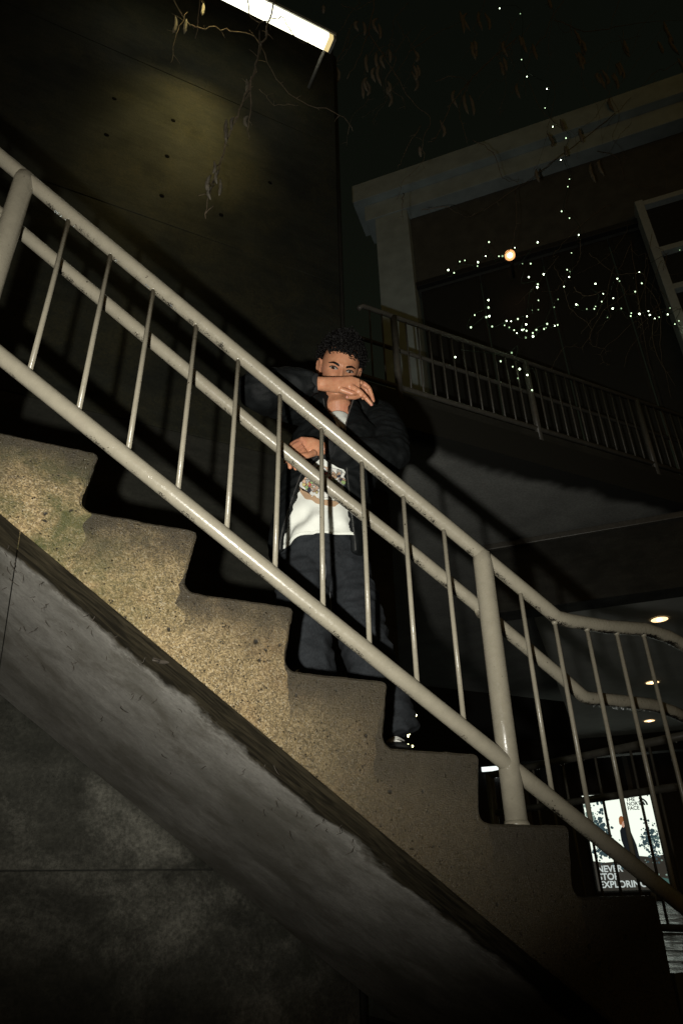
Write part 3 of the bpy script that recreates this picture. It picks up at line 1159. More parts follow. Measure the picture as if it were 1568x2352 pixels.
blob_cluster('tree_print', .17, .45, .13, .26, 230, M['post_tree'], 0.006, (0.008, 0.034))
blob_cluster('tree_print', .88, .52, .13, .17, 200, M['post_tree'], 0.006, (0.006, 0.028))
blob_cluster('leaf_print', .85, .56, .2, .2, 40, M['post_leaf'], 0.045, (0.006, 0.016))
blob_cluster('leaf_print', .07, .25, .07, .26, 40, M['post_leaf'], 0.052, (0.012, 0.03))
blob_cluster('leaf_print', .3, .56, .14, .1, 16, M['post_leaf'], 0.052, (0.006, 0.014))
poly('figure_print', [(.505, .36), (.56, .355), (.62, .42), (.66, .55), (.67, .70), (.65, .82), (.60, .83), (.57, .74), (.55, .83), (.50, .82), (.49, .62), (.46, .50), (.465, .40)], M['post_fig'], 0.070)
poly('face_print', [(.50, .30), (.545, .30), (.55, .345), (.53, .372), (.505, .36)], M['post_skin'], 0.071)
poly('hair_print', [(.478, .30), (.485, .268), (.505, .25), (.53, .245), (.553, .258), (.566, .285), (.562, .318), (.548, .30), (.525, .31), (.512, .335), (.49, .345), (.476, .325)], M['post_hair'], 0.072)
poly('red_print', [(.50, .655), (.545, .70), (.55, .72), (.50, .69)], M['post_red'], 0.073)
text_mesh('slogan', 'NEVER\nSTOP\nEXPLORING', hP * 0.092, M['post_txt'], po, pp(0.03, 0.815), A, UP, 0.004, 0.075)
text_mesh('brand_lettering', 'THE\nNORTH\nFACE', hP * 0.055, M['post_fig'], po, pp(0.64, 0.095), A, UP, 0.002, 0.075)
for k, (ra, rb) in enumerate(((0.085, 0.066), (0.056, 0.038), (0.028, 0.0))):
    b = MB()
    c = (0.83, 0.145)
    n = 10
    an = [math.pi / 2 * j / n for j in range(n + 1)]
    vs = [pp(c[0] + ra * 1.35 * math.sin(a), c[1] - ra * math.cos(a), 0.075) for a in an] + [pp(c[0] + rb * 1.35 * math.sin(a), c[1] - rb * math.cos(a), 0.075) for a in an]
    b.add(vs, [(j, j + 1, n + 2 + j, n + 1 + j) for j in range(n)])
    b.build('emblem_arc', M['post_fig'], po, smooth=False)

# small white lit sign far away, left of the post
M['sign'] = mat_emit('white_sign_face', (0.92, 1.0, 0.97), 1.2)
c0 = on_plane(1124, 1760, B * CS + EYE, B)
sg = thing('lit_sign', 'small white lit sign far behind, half hidden by the lower rail near the post', 'sign', c0)
b = MB()
b.box(c0 + UP * 0.01, (0.19, 0.03, 0.115), AX)
b.build('sign_face', M['sign'], sg, smooth=False)
b = MB()
b.box(c0 + UP * 0.01 + B * 0.05, (0.2, 0.018, 0.125), AX)
b.build('sign_case', M['dark'], sg, smooth=False)
text_mesh('sign_lettering', 'IN', 0.19, M['sign'], sg, on_plane(1132, 1786, B * CS + EYE, B), A, UP, 0.008, 0.03)

# ------------------------------------------------------------------ climbing vines and fairy lights


def d_at(u, v, y):
    return on_y(u, v, y)


def vine(label, lines, pods, y, r0=0.006, group='bare climbing vines'):
    p0 = on_y(*lines[0][0], y)
    t = thing('climbing_vine', label, 'vine', p0, group)
    rnd = random.Random(int(p0.x * 1000))
    for li, ln in enumerate(lines):
        pts = []
        for (u, v) in ln:
            pts.append(on_y(u, v, y) + Vector((0, rnd.uniform(-.12, .12), 0)))
        pts = catmull(pts, 5)
        pts = [p + Vector((rnd.gauss(0, .006), rnd.gauss(0, .006), rnd.gauss(0, .006))) for p in pts]
        b = MB()
        rr = r0 * (1.0 if li == 0 else 0.65)
        b.tube(pts, lerp_list([rr, rr * 0.8, rr * 0.35], len(pts)), 6)
        for k in range(2, len(pts) - 1, 3):      # buds and side spurs
            q = pts[k]
            dr = Vector((rnd.uniform(-1, 1), rnd.uniform(-1, 1), rnd.uniform(-1, .6))).normalized() * rnd.uniform(.02, .09)
            b.tube([q, q + dr * .5 + Vector((0, 0, .006)), q + dr], [rr * .5, rr * .4, rr * .25], 5)
        b.build('stem', M['bark'], t)
    for (u, v, ln) in pods:
        p = on_y(u, v, y) + Vector((0, rnd.uniform(-.05, .05), 0))
        L = ln / px_per_m(p)
        cv = rnd.uniform(-.22, .22)
        pts = [p + Vector((cv * L * math.sin(k / 7 * 3.0), rnd.gauss(0, .002), -L * k / 7)) for k in range(8)]
        b = MB()
        w = 4.2 / px_per_m(p)
        b.tube(pts, [w * .25, w * .6, w * .9, w * 1.0, w * .8, w * 1.0, w * .7, w * .15], 8)
        b.build('seed_pod', M['pod'], t)
    return t


vine('bare vine with twisted seed pods hanging in front of the yellow wall stain',
     [[(634, -10), (620, 50), (616, 70), (600, 100), (575, 200), (545, 262), (527, 310), (510, 370), (490, 420), (478, 478)], [(560, -5), (588, 22), (617, 48), (640, 72), (700, 75), (735, 66)], [(565, 215), (575, 270), (580, 300)], [(600, 100), (585, 150), (568, 210)]],
     [(524, 262, 60), (536, 270, 52), (528, 285, 50), (572, 262, 42), (497, 355, 42), (506, 385, 48), (510, 400, 62), (482, 410, 60), (490, 425, 48), (476, 420, 40), (560, 200, 45)], 2.45, 0.0065)
vine('thin bare vine trailing diagonally below the fluorescent fitting',
     [[(372, -8), (430, 30), (460, 50), (520, 70), (580, 108), (640, 160), (700, 212), (780, 262), (812, 300)], [(430, 30), (410, 60), (404, 110)], [(600, 195), (640, 214), (690, 228)], [(460, 50), (450, 15), (470, -5)]],
     [(402, 45, 70), (425, 60, 62), (470, 0, 55), (745, 5, 40)], 2.7, 0.0045)
vine('bare vine with a tuft of pods left of the string lights',
     [[(862, -8), (850, 60), (822, 132), (786, 206)], [(850, 60), (890, 165), (940, 235), (975, 290), (960, 340), (970, 372), (930, 412), (915, 450)], [(960, 300), (930, 350), (905, 400)], [(784, 12), (820, 18), (862, 10)]],
     [(845, 118, 75), (866, 118, 70), (872, 150, 88), (858, 160, 60), (838, 40, 60), (818, 60, 45), (960, 342, 40)], 3.4, 0.006)
vine('bare branching vine reaching from the top centre down to the fascia',
     [[(1184, 88), (1130, 130), (1082, 180), (1060, 212), (1030, 250), (1010, 300), (988, 332)], [(1006, 176), (1030, 190), (1078, 186)], [(1078, 190), (1060, 240), (1070, 300), (1085, 320)], [(1085, 320), (1130, 350), (1165, 390), (1185, 430)], [(950, 100), (1000, 70), (1060, 45)]],
     [(1054, 28, 95), (1076, 24, 80), (1098, 28, 80), (1112, 30, 75), (1046, 205, 70), (1065, 215, 85), (1075, 222, 80), (1014, 270, 60)], 3.8, 0.008)
vine('long bare vine with hanging pods across the top right corner',
     [[(1272, 45), (1296, 76), (1350, 76), (1420, 66), (1480, 58), (1575, 52)], [(1575, 120), (1540, 150), (1500, 172), (1450, 222), (1405, 270), (1385, 300)], [(1330, 80), (1332, 110)], [(1430, 65), (1430, 100)], [(1420, 0), (1405, 40), (1408, 66)]],
     [(1332, 95, 50), (1338, 100, 42), (1430, 95, 55), (1522, 50, 95), (1535, 90, 80), (1550, 140, 60), (1505, 100, 50)], 3.6, 0.007)
vine('bare vine hanging in loops across the fascia and dark windows',
     [[(1400, 275), (1340, 320), (1285, 352), (1220, 410), (1185, 437), (1120, 470)], [(1380, 335), (1410, 370), (1450, 410), (1490, 440)], [(975, 465), (1020, 485), (1080, 488), (1120, 470)], [(1185, 437), (1182, 520), (1175, 575)], [(930, 440), (915, 480), (920, 520)], [(1480, 640), (1500, 720), (1530, 800), (1560, 900)], [(1440, 560), (1448, 700), (1500, 860)], [(1520, 690), (1505, 790), (1560, 880)]],
     [(1395, 230, 55), (1260, 300, 50), (1300, 330, 40)], 3.85, 0.006)

# a wild tangle of thinner shoots over the top and down the right side
rt = random.Random(21)
for label, (u0, u1, v0, v1), n_l, y_ in (('dim tangle of fine bare shoots across the dark sky at top centre', (800, 1180, -20, 330), 14, 3.5),
                                         ('dim tangle of fine bare shoots over the cornice at top right', (1150, 1560, -10, 480), 16, 3.7),
                                         ('dim curtain of fine shoots hanging before the windows at the right edge', (1250, 1560, 470, 960), 16, 3.86)):
    lines, pods = [], []
    for k in range(n_l):
        u, v = rt.uniform(u0, u1), rt.uniform(v0, v0 + (v1 - v0) * .45)
        ln = [(u, v)]
        du, dv_ = rt.uniform(-34, 34), rt.uniform(18, 48)
        for q in range(rt.randint(4, 7)):
            u += du + rt.gauss(0, 12)
            v += dv_ + rt.gauss(0, 12)
            ln.append((u, v))
        lines.append(ln)
        if v0 < 400:
            uu, vv_ = rt.choice(ln)
            pods += [(uu + rt.uniform(-8, 8), vv_, rt.uniform(40, 75)) for _ in range(rt.randint(1, 3))]
    vine(label, lines, pods, y_, 0.0045)


def strand(name_label, bulbs, y, order=True, wob=6, mat='bulb', r=0.0074, wire=True):
    p0 = on_y(*bulbs[0], y)
    t = thing('string_lights', name_label, 'string lights', p0, 'fairy light strings')
    rnd = random.Random(len(bulbs) * 13 + int(p0.x * 100))
    pts, bs = [], []
    for (u, v) in bulbs:
        q = on_y(u, v, y) + Vector((0, rnd.uniform(-.1, .1), 0))
        bs.append(q)
        off = Vector((rnd.uniform(-.02, .02), 0.01, rnd.uniform(0.012, .03)))
        pts.append(q + off)
    if wire:
        b = MB()
        b.tube(catmull(pts, 3), 0.0032, 5)
        b.build('wire', M['wire'], t)
    proto = None
    for k, q in enumerate(bs):
        if proto is None:
            b = MB()
            b.ball(q, (r, r, r * 1.25), 8, 6)
            proto = b.build('bulb', M[mat], t)
        else:
            c = proto.copy()
            COL.objects.link(c)
            c.parent = t
            c.location = q - world_loc(t)
            c.scale = [rnd.uniform(0.6, 1.2)] * 3
            if mat == 'bulb':
                c.material_slots[0].link = 'OBJECT'
                c.material_slots[0].material = M[rnd.choice(('bulb', 'bulb', 'bulb_dim', 'bulb_dim', 'bulb_faint'))]
    proto.location = bs[0] - world_loc(t)
    return t


T = lambda L: [(784 + x / 2, y / 2) for x, y in L]
T4 = lambda L: [(784 + x / 2, 784 + y / 2) for x, y in L]
strand('tall vertical string of fairy lights dropping from the top edge', T([(743, 8), (834, 40), (851, 235), (879, 310), (944, 405), (951, 472), (984, 562), (1033, 630), (1022, 714), (1069, 794), (1029, 868), (1029, 948), (1034, 1015), (1075, 1093), (1049, 1168), (1062, 1232), (1075, 1240), (1029, 1245), (1040, 1297)]), 3.88)
strand('fairy light string rising from the left to the warm round lamp', T([(458, 1282), (511, 1260), (534, 1237), (535, 1211), (597, 1241), (607, 1243), (637, 1206), (636, 1163), (713, 1188), (733, 1183), (799, 1133)]), 3.88)
strand('fairy light string dropping from the warm round lamp to the cluster', T([(848, 1173), (840, 1200), (844, 1238), (859, 1273), (889, 1302), (880, 1328), (877, 1342), (882, 1418), (861, 1424), (865, 1462)]), 3.88)
strand('densest knotted cluster of fairy lights above the upper railing', T([(655, 1400), (673, 1414), (612, 1446), (595, 1502), (638, 1486), (650, 1484), (699, 1491), (731, 1502), (740, 1503), (763, 1492), (793, 1482), (832, 1473), (849, 1500), (824, 1514), (795, 1540), (758, 1552), (745, 1530), (811, 1558), (833, 1512), (855, 1540), (847, 1560), (873, 1550), (882, 1546), (895, 1545), (890, 1520), (907, 1524), (946, 1528), (981, 1503), (958, 1486), (962, 1425), (967, 1402)]), 3.88)
strand('level fairy light string running to the right edge', T([(1048, 1427), (1049, 1436), (1113, 1431), (1137, 1440), (1204, 1454), (1217, 1461), (1247, 1450), (1289, 1474), (1295, 1480), (1332, 1472), (1369, 1463), (1385, 1472), (1436, 1475), (1441, 1460), (1482, 1436), (1497, 1444), (1541, 1439), (1545, 1476), (1532, 1487), (1580, 1490)]), 3.88)
strand('slanting fairy light string climbing to the right past the window frame', T([(1120, 1348), (1158, 1390), (1165, 1408), (1177, 1401), (1222, 1393), (1226, 1318), (1238, 1327), (1338, 1348), (1341, 1335), (1348, 1267), (1518, 1158), (1525, 1173), (1560, 1120)]), 3.88)
strand('short fairy light string hanging down onto the upper railing', T4([(572, 16), (774, 47), (791, 42), (810, 92), (843, 102), (845, 135), (859, 148), (904, 197)]), 3.9)
C5 = lambda L: [((950 + x * .3614) / 1.5944, (1950 + y * .3614) / 1.5944) for x, y in L]
strand('tiny yellowish string lights far behind the shoe on the stair', C5([(1338, 1687), (1350, 1722), (1345, 1745), (1358, 1785), (1365, 1803), (1377, 1838), (1390, 1853), (1384, 1895), (1399, 1895), (1442, 1912), (1442, 1925), (1430, 2078), (1415, 2080), (1400, 2110), (1424, 2135), (1400, 2175), (1408, 2185), (1425, 2210), (1460, 2215), (1468, 2162)]), 4.4, mat='warm_bulb', r=0.0062)

# ================================================================== PERSON
CAM_R = R_CW @ Vector((1, 0, 0))
LAT = Vector((CAM_R.x, CAM_R.y, 0)).normalized()          # body left, to the right in the picture
DEP = Vector((-LAT.y, LAT.x, 0))                          # away from the camera


def P3(u, v, y):
    return on_y(u, v, y)


def remesh(mb, voxel, smooth_it=4, factor=0.5):
    me = bpy.data.meshes.new('tmp')
    me.from_pydata(mb.v, [], mb.f)
    bm = bmesh.new()
    bm.from_mesh(me)
    bmesh.ops.recalc_face_normals(bm, faces=bm.faces)
    bm.to_mesh(me)
    bm.free()
    o = bpy.data.objects.new('tmp', me)
    COL.objects.link(o)
    r = o.modifiers.new('r', 'REMESH')
    r.mode = 'VOXEL'
    r.voxel_size = voxel
    r.adaptivity = 0.0
    if smooth_it:
        s = o.modifiers.new('s', 'SMOOTH')
        s.iterations = smooth_it
        s.factor = factor
    dg = bpy.context.evaluated_depsgraph_get()
    ev = bpy.data.meshes.new_from_object(o.evaluated_get(dg))
    bpy.data.objects.remove(o)
    return ev


def mesh_obj(name, me, mat, parent, origin, fn=None):
    n = len(me.vertices)
    co = np.empty(n * 3)
    me.vertices.foreach_get('co', co)
    co = co.reshape(-1, 3)
    if fn:
        no = np.empty(n * 3)
        me.vertex_normals.foreach_get('vector', no)
        no = no.reshape(-1, 3)
        co = fn(co, no)
    loc = co - np.array(origin)
    me.vertices.foreach_set('co', loc.ravel())
    me.update()
    me.polygons.foreach_set('use_smooth', [True] * len(me.polygons))
    me.materials.clear()
    me.materials.append(mat)
    o = bpy.data.objects.new(name, me)
    COL.objects.link(o)
    if parent:
        o.parent = parent
        o.location = Vector(origin) - world_loc(parent)
    else:
        o.location = origin
    return o


def wrinkle(scale, amp, stretch=(1, 1, 1), seed=0.0, ridge=True):
    def fn(co, no):
        out = co.copy()
        for i in range(len(co)):
            p = Vector((co[i][0] * stretch[0] * scale + seed, co[i][1] * stretch[1] * scale, co[i][2] * stretch[2] * scale))
            a = noise.noise(p)
            b = noise.noise(p * 2.3 + Vector((7, 1, 3)))
            h = (1 - abs(a) * 2.0) * 0.7 + b * 0.4 if ridge else a + 0.4 * b
            out[i] += no[i] * (h * amp)
        return out
    return fn


# ---- materials
t = NT('skin')
p = t.pos()
nzv = t.noise(p, 45, 4)
c = t.mix(t.rng(nzv, 0.3, 0.7), (0.45, 0.198, 0.108), (0.58, 0.285, 0.165))
c = t.mix(t.rng(t.noise(p, 14, 3), 0.5, 0.7, 0, 0.4), c, (0.56, 0.22, 0.15))
t.b.inputs['Subsurface Weight'].default_value = 0.12
t.b.inputs['Subsurface Radius'].default_value = (0.01, 0.004, 0.002)
t.b.inputs['Subsurface Scale'].default_value = 0.6
M['skin'] = t.out(c, 0.40, t.bump(t.noise(p, 260, 3), 0.25, 0.001), None, 0.45)
M['nail'] = mat_plain('pink_nail', (0.55, 0.24, 0.19), 0.35, var=0.1)
t = NT('black_hair')
M['hair'] = t.out((0.0035, 0.003, 0.0028), 0.5, None, None, 0.2)
t = NT('black_jacket_nylon')
p = t.pos()
nzv = t.noise(p, 160, 4, 0.7)
c = t.mix(t.rng(t.noise(p, 9, 5), 0.35, 0.7), (0.0028, 0.0036, 0.0039), (0.0068, 0.0084, 0.0090))
wet = t.math('GREATER_THAN', t.noise(p, 330, 2), 0.74)
c = t.mix(t.math('MULTIPLY', wet, 0.35), c, (0.1, 0.11, 0.11))  # pale flecks put the glint of water droplets into the colour
M['jacket'] = t.out(c, 0.7, t.bump(nzv, 0.6, 0.003), None, 0.2)
M['rib'] = mat_plain('black_ribbed_knit', (0.012, 0.013, 0.014), 0.9, var=0.3, scale=200, bump=0.4)
t = NT('white_cotton')
p = t.pos()
c = t.mix(t.rng(t.noise(p, 20, 4), 0.3, 0.7), (0.72, 0.74, 0.68), (0.82, 0.84, 0.78))
M['tee'] = t.out(c, 0.85, t.bump(t.noise(p, 300, 3), 0.2, 0.001), None, 0.2)
t = NT('dark_denim')
p = t.pos()
weave = t.noise(t.stretch(p, (600, 600, 120)), 1.0, 2)
fade = t.noise(p, 6, 6, 0.7, 0.3)
c = t.mix(t.rng(fade, 0.35, 0.7), (0.005, 0.006, 0.0075), (0.019, 0.022, 0.026))
c = t.mix(t.rng(weave, 0.35, 0.7, 0, 0.5), c, (0.042, 0.047, 0.052))
M['denim'] = t.out(c, 0.85, t.bump(weave, 0.4, 0.001), None, 0.2)
M['seam'] = mat_plain('denim_seam_thread', (0.12, 0.125, 0.13), 0.8)
M['shoe'] = mat_plain('black_shoe_leather', (0.02, 0.021, 0.022), 0.35, var=0.4, scale=60)
M['sole'] = mat_plain('shoe_sole', (0.03, 0.03, 0.03), 0.7)
M['lace'] = mat_plain('white_lace', (0.6, 0.6, 0.56), 0.8)
M['zip'] = mat_plain('zip_teeth', (0.35, 0.35, 0.34), 0.3, metal=0.8)
M['eye_white'] = mat_plain('eye_white', (0.30, 0.25, 0.215), 0.12, var=0.08)
M['iris'] = mat_plain('dark_brown_iris', (0.016, 0.008, 0.005), 0.08, spec=0.4)
M['lash'] = mat_plain('lash_line', (0.01, 0.007, 0.006), 0.6)

FOOT = P3(800, 1640, 2.1)
FOOT.z = EYE.z + 0.335

# ---- head frame
HC = P3(779, 849, 1.93)
F0 = (EYE - HC).normalized()
X0 = (CAM_R - F0 * CAM_R.dot(F0)).normalized()
U0 = F0.cross(X0)
rl = math.radians(13.5)
HU = U0 * math.cos(rl) + X0 * math.sin(rl)
HX = X0 * math.cos(rl) - U0 * math.sin(rl)
yw = math.radians(6)
HF = F0 * math.cos(yw) + HX * math.sin(yw)
HX = HX * math.cos(yw) - F0 * math.sin(yw)
HS = 1.0


def gauss(x, s):
    return math.exp(-(x / s) ** 2)


def head_pt(d):
    """direction in head coordinates (x to picture right, y up, z forward) -> point"""
    x, y, z = d
    X, Y, Z = x * 0.0735, y * (0.128 if y > 0 else 0.128), z * (0.097 if z > 0 else 0.105)
    tq = max(0.0, -Y / 0.128)
    X *= 1 - 0.36 * tq ** 1.5
    if Z < 0:
        Z *= 1 - 0.45 * tq
    else:
        Z *= 1 + 0.04 * tq
    if Y > 0:
        X *= 1 + 0.05 * gauss(Y - 0.05, 0.04)
    # flatter face plane
    if z > 0:
        ax = abs(X)
        wf = min(1.0, z * 1.4)
        g = 0.0
        g -= 0.0085 * gauss(ax - 0.032, 0.017) * gauss(Y + 0.002, 0.013)
        g += 0.005 * gauss(ax - 0.029, 0.022) * gauss(Y - 0.021, 0.008)
        g += 0.005 * gauss(ax - 0.045, 0.016) * gauss(Y + 0.028, 0.018)
        ny = min(1.0, max(0.0, (0.014 - Y) / 0.048))
        if Y > -0.047:
            g += (0.004 + 0.019 * ny) * gauss(X, 0.0075 + 0.005 * ny) * (1.0 if Y < 0.02 else gauss(Y - 0.02, 0.012))
        else:
            g += 0.023 * gauss(X, 0.0125) * gauss(Y + 0.047, 0.005)
        g += 0.008 * gauss(ax - 0.012, 0.006) * gauss(Y + 0.043, 0.006)
        g += 0.006 * gauss(X, 0.022) * gauss(Y + 0.068, 0.006)
        g += 0.006 * gauss(X, 0.02) * gauss(Y + 0.082, 0.006)
        g += 0.008 * gauss(X, 0.02) * gauss(Y + 0.112, 0.016)
        Z += g * wf
    return Vector((X, Y, Z))


def H2W(q):
    return HC + (HX * q[0] + HU * q[1] + HF * q[2]) * HS


body = MB()
# head as a fine lat-long ball with displaced features
seg, ring = 96, 72
vs = [H2W(head_pt((0, 1, 0)))]
for i in range(1, ring):
    th = math.pi * i / ring
    for j in range(seg):
        ph = 2 * math.pi * j / seg
        vs.append(H2W(head_pt((math.sin(th) * math.sin(ph), math.cos(th), math.sin(th) * math.cos(ph)))))
vs.append(H2W(head_pt((0, -1, 0))))
fs = [(0, 1 + j, 1 + (j + 1) % seg) for j in range(seg)]
for i in range(ring - 2):
    for j in range(seg):
        q = (j + 1) % seg
        fs.append((1 + i * seg + j, 1 + (i + 1) * seg + j, 1 + (i + 1) * seg + q, 1 + i * seg + q))
o_ = 1 + (ring - 2) * seg
fs += [(len(vs) - 1, o_ + (j + 1) % seg, o_ + j) for j in range(seg)]
body.add(vs, fs)
HEAD_BVH = BVHTree.FromPolygons(vs, fs)
# ears
for s in (-1, 1):
    c_ = Vector((s * 0.079, -0.006, -0.012))
    tl = Vector((s * 0.45, 0.12, -0.9)).normalized()
    nrm = Vector((s * 0.9, 0, 0.43)).normalized()
    upv = Vector((s * 0.12, 1, 0)).normalized()
    W = lambda q: H2W(q)
    axs = tuple((HX * a.x + HU * a.y + HF * a.z).normalized() for a in (nrm, tl, upv))
    body.ball(W(c_), (0.006, 0.016, 0.028), 16, 12, ax=axs)
    rim = []
    for k in range(13):
        an = math.radians(-70 + 250 * k / 12)
        rim.append(W(c_ + nrm * 0.003 + tl * (0.0175 * math.cos(an) + 0.002) + upv * (0.030 * math.sin(an))))
    body.tube(rim, 0.0042, 8)
    body.ball(W(c_ + upv * -0.028 + tl * -0.002), (0.006, 0.009, 0.009), 10, 8, ax=axs)
# neck
neck_b = P3(776, 965, 2.02)
body.tube([H2W((0, -0.03, -0.035)), H2W((0.0, -0.09, -0.030)), P3(776, 935, 1.985), neck_b], [0.054, 0.055, 0.056, 0.070], 24)
# torso, under the clothes
chest = P3(765, 1060, 2.06)
hips = P3(735, 1265, 2.12)


def ell(c, a, b):
    return (LAT * a, DEP * b)


body.tube([neck_b, P3(774, 985, 2.04), chest, P3(745, 1160, 2.09), hips, P3(735, 1330, 2.12)], 0.1, 28, ell=[ell(0, .065, .055), ell(0, .14, .065), ell(0, .13, .075), ell(0, .12, .07), ell(0, .13, .075), ell(0, .12, .07)])
# arms
R_SH, R_EL, R_WR = P3(690, 930, 2.03), P3(600, 896, 1.885), P3(728, 880, 1.815)
L_SH, L_EL, L_WR = P3(868, 955, 2.05), P3(895, 1046, 1.90), P3(738, 1030, 1.868)
body.tube([P3(760, 975, 2.04), R_SH, R_SH * .5 + R_EL * .5, R_EL], [.055, .042, .036, .034], 16)
body.tube([R_EL, R_EL * .6 + R_WR * .4, R_WR], [.034, .031, .024], 16)
body.tube([P3(780, 985, 2.05), L_SH, L_SH * .5 + L_EL * .5, L_EL], [.055, .042, .036, .034], 16)
body.tube([L_EL, L_EL * .6 + L_WR * .4, L_WR], [.034, .031, .026], 16)


def digit(pts, rads):
    body.tube(catmull(pts, 4), lerp_list(rads, (len(pts) - 1) * 4 + 1), 10)
    body.ball(pts[-1], rads[-1] * 1.02, 10, 8)


# right hand across the mouth: flat back of the hand, fingers falling to the picture right
rw = P3(742, 882, 1.81)
k0 = P3(822, 887, 1.79)
hx = (k0 - rw).normalized()
hz = (U0 - hx * U0.dot(hx)).normalized()
hn = hx.cross(hz)
body.tube([P3(724, 880, 1.817), rw, rw * .55 + k0 * .45, rw * .2 + k0 * .8, k0 + hx * .004], 0.02, 20,
          ell=[(hz * .0245, hn * .022), (hz * .0265, hn * .021), (hz * .031, hn * .018), (hz * .036, hn * .017), (hz * .028, hn * .013)])
digit([P3(806, 888, 1.788), P3(822, 897, 1.778), P3(837, 911, 1.772), P3(853, 929, 1.772)], [.0115, .0108, .0092, .0070])     # index, nearest
digit([P3(812, 876, 1.80), P3(829, 879, 1.795), P3(845, 890, 1.795), P3(852, 905, 1.80), P3(857, 921, 1.805)], [.0115, .0108, .0098, .0086, .0068])
digit([P3(812, 878, 1.815), P3(828, 884, 1.818), P3(841, 895, 1.825), P3(846, 912, 1.83)], [.0108, .0102, .0092, .007])
digit([P3(806, 882, 1.83), P3(820, 890, 1.835), P3(830, 902, 1.84), P3(833, 915, 1.842)], [.0095, .0088, .008, .006])
digit([P3(780, 894, 1.80), P3(812, 905, 1.788), P3(826, 907, 1.785), P3(815, 912, 1.783), P3(797, 912, 1.783)], [.012, .0112, .0108, .0098, .0076])  # thumb folded under
# ridges of the back of the hand
for (v0, v1) in ((876, 878), (882, 886)):
    body.tube([P3(775, v0 + 1, 1.797), P3(800, v0, 1.787), P3(824, v1, 1.783)], [.003, .0055, .0065], 8)
# left hand hanging over the handrail
lw = P3(738, 1030, 1.868)
k1 = P3(688, 1022, 1.862)
hx2 = (k1 - lw).normalized()
hz2 = (U0 - hx2 * U0.dot(hx2)).normalized()
hn2 = hx2.cross(hz2)
body.tube([lw - hx2 * .02, lw, lw * .5 + k1 * .5, k1, P3(676, 1028, 1.862)], .02, 20,
          ell=[(hz2 * .026, hn2 * .022), (hz2 * .027, hn2 * .021), (hz2 * .034, hn2 * .019), (hz2 * .030, hn2 * .016), (hz2 * .014, hn2 * .012)])
digit([P3(690, 1012, 1.86), P3(671, 1022, 1.86), P3(660, 1040, 1.858), P3(655, 1060, 1.86)], [.0115, .0105, .0095, .0075])
digit([P3(690, 1018, 1.852), P3(674, 1028, 1.85), P3(665, 1048, 1.846), P3(666, 1073, 1.846)], [.0115, .011, .0098, .0076])
digit([P3(694, 1026, 1.85), P3(680, 1038, 1.846), P3(674, 1056, 1.844), P3(679, 1076, 1.85)], [.011, .0105, .0095, .0072])
digit([P3(700, 1034, 1.855), P3(688, 1046, 1.852), P3(683, 1060, 1.852), P3(686, 1074, 1.858)], [.0098, .009, .008, .0062])
digit([P3(722, 1040, 1.855), P3(706, 1046, 1.847), P3(693, 1047, 1.845), P3(684, 1048, 1.845)], [.013, .0115, .0098, .0074])
# legs under the denim
HIPR, HIPL = P3(695, 1300, 2.12), P3(785, 1300, 2.12)
KNR, KNL = P3(703, 1440, 2.10), P3(828, 1440, 2.04)
ANR = P3(716, 1610, 2.08)
ANL = P3(908, 1672, 1.985)
body.tube([HIPR, KNR, ANR], [.075, .052, .038], 16)
body.tube([HIPL, KNL, ANL], [.075, .052, .038], 16)
for (u_, v_, y_) in ((822, 896, 1.773), (829, 879, 1.788), (837, 910, 1.767), (845, 889, 1.790), (676, 1024, 1.848), (667, 1044, 1.842)):
    body.ball(P3(u_, v_, y_), .0085, 10, 8)
me = remesh(body, 0.003, 2, 0.45)
person = mesh_obj('person', me, M['skin'], None, FOOT)
tag(person, 'person in black jacket, white printed tee and dark jeans leaning on the rail', 'person')
for q, ax_ in ((P3(797, 912, 1.772), 1), (P3(853, 930, 1.763), 1), (P3(684, 1048, 1.835), 1)):
    b = MB()
    f_ = (EYE - q).normalized()
    b.ball(q, (0.0046, 0.0036, 0.0016), 10, 6, ax=(X0, U0, f_))
    b.build('fingernail', M['nail'], person)

# ---- face details


def face_hit(x, y, off=0.0):
    o = H2W((x, y, 0.3))
    h = HEAD_BVH.ray_cast(o, -HF)
    return h[0] + HF * off


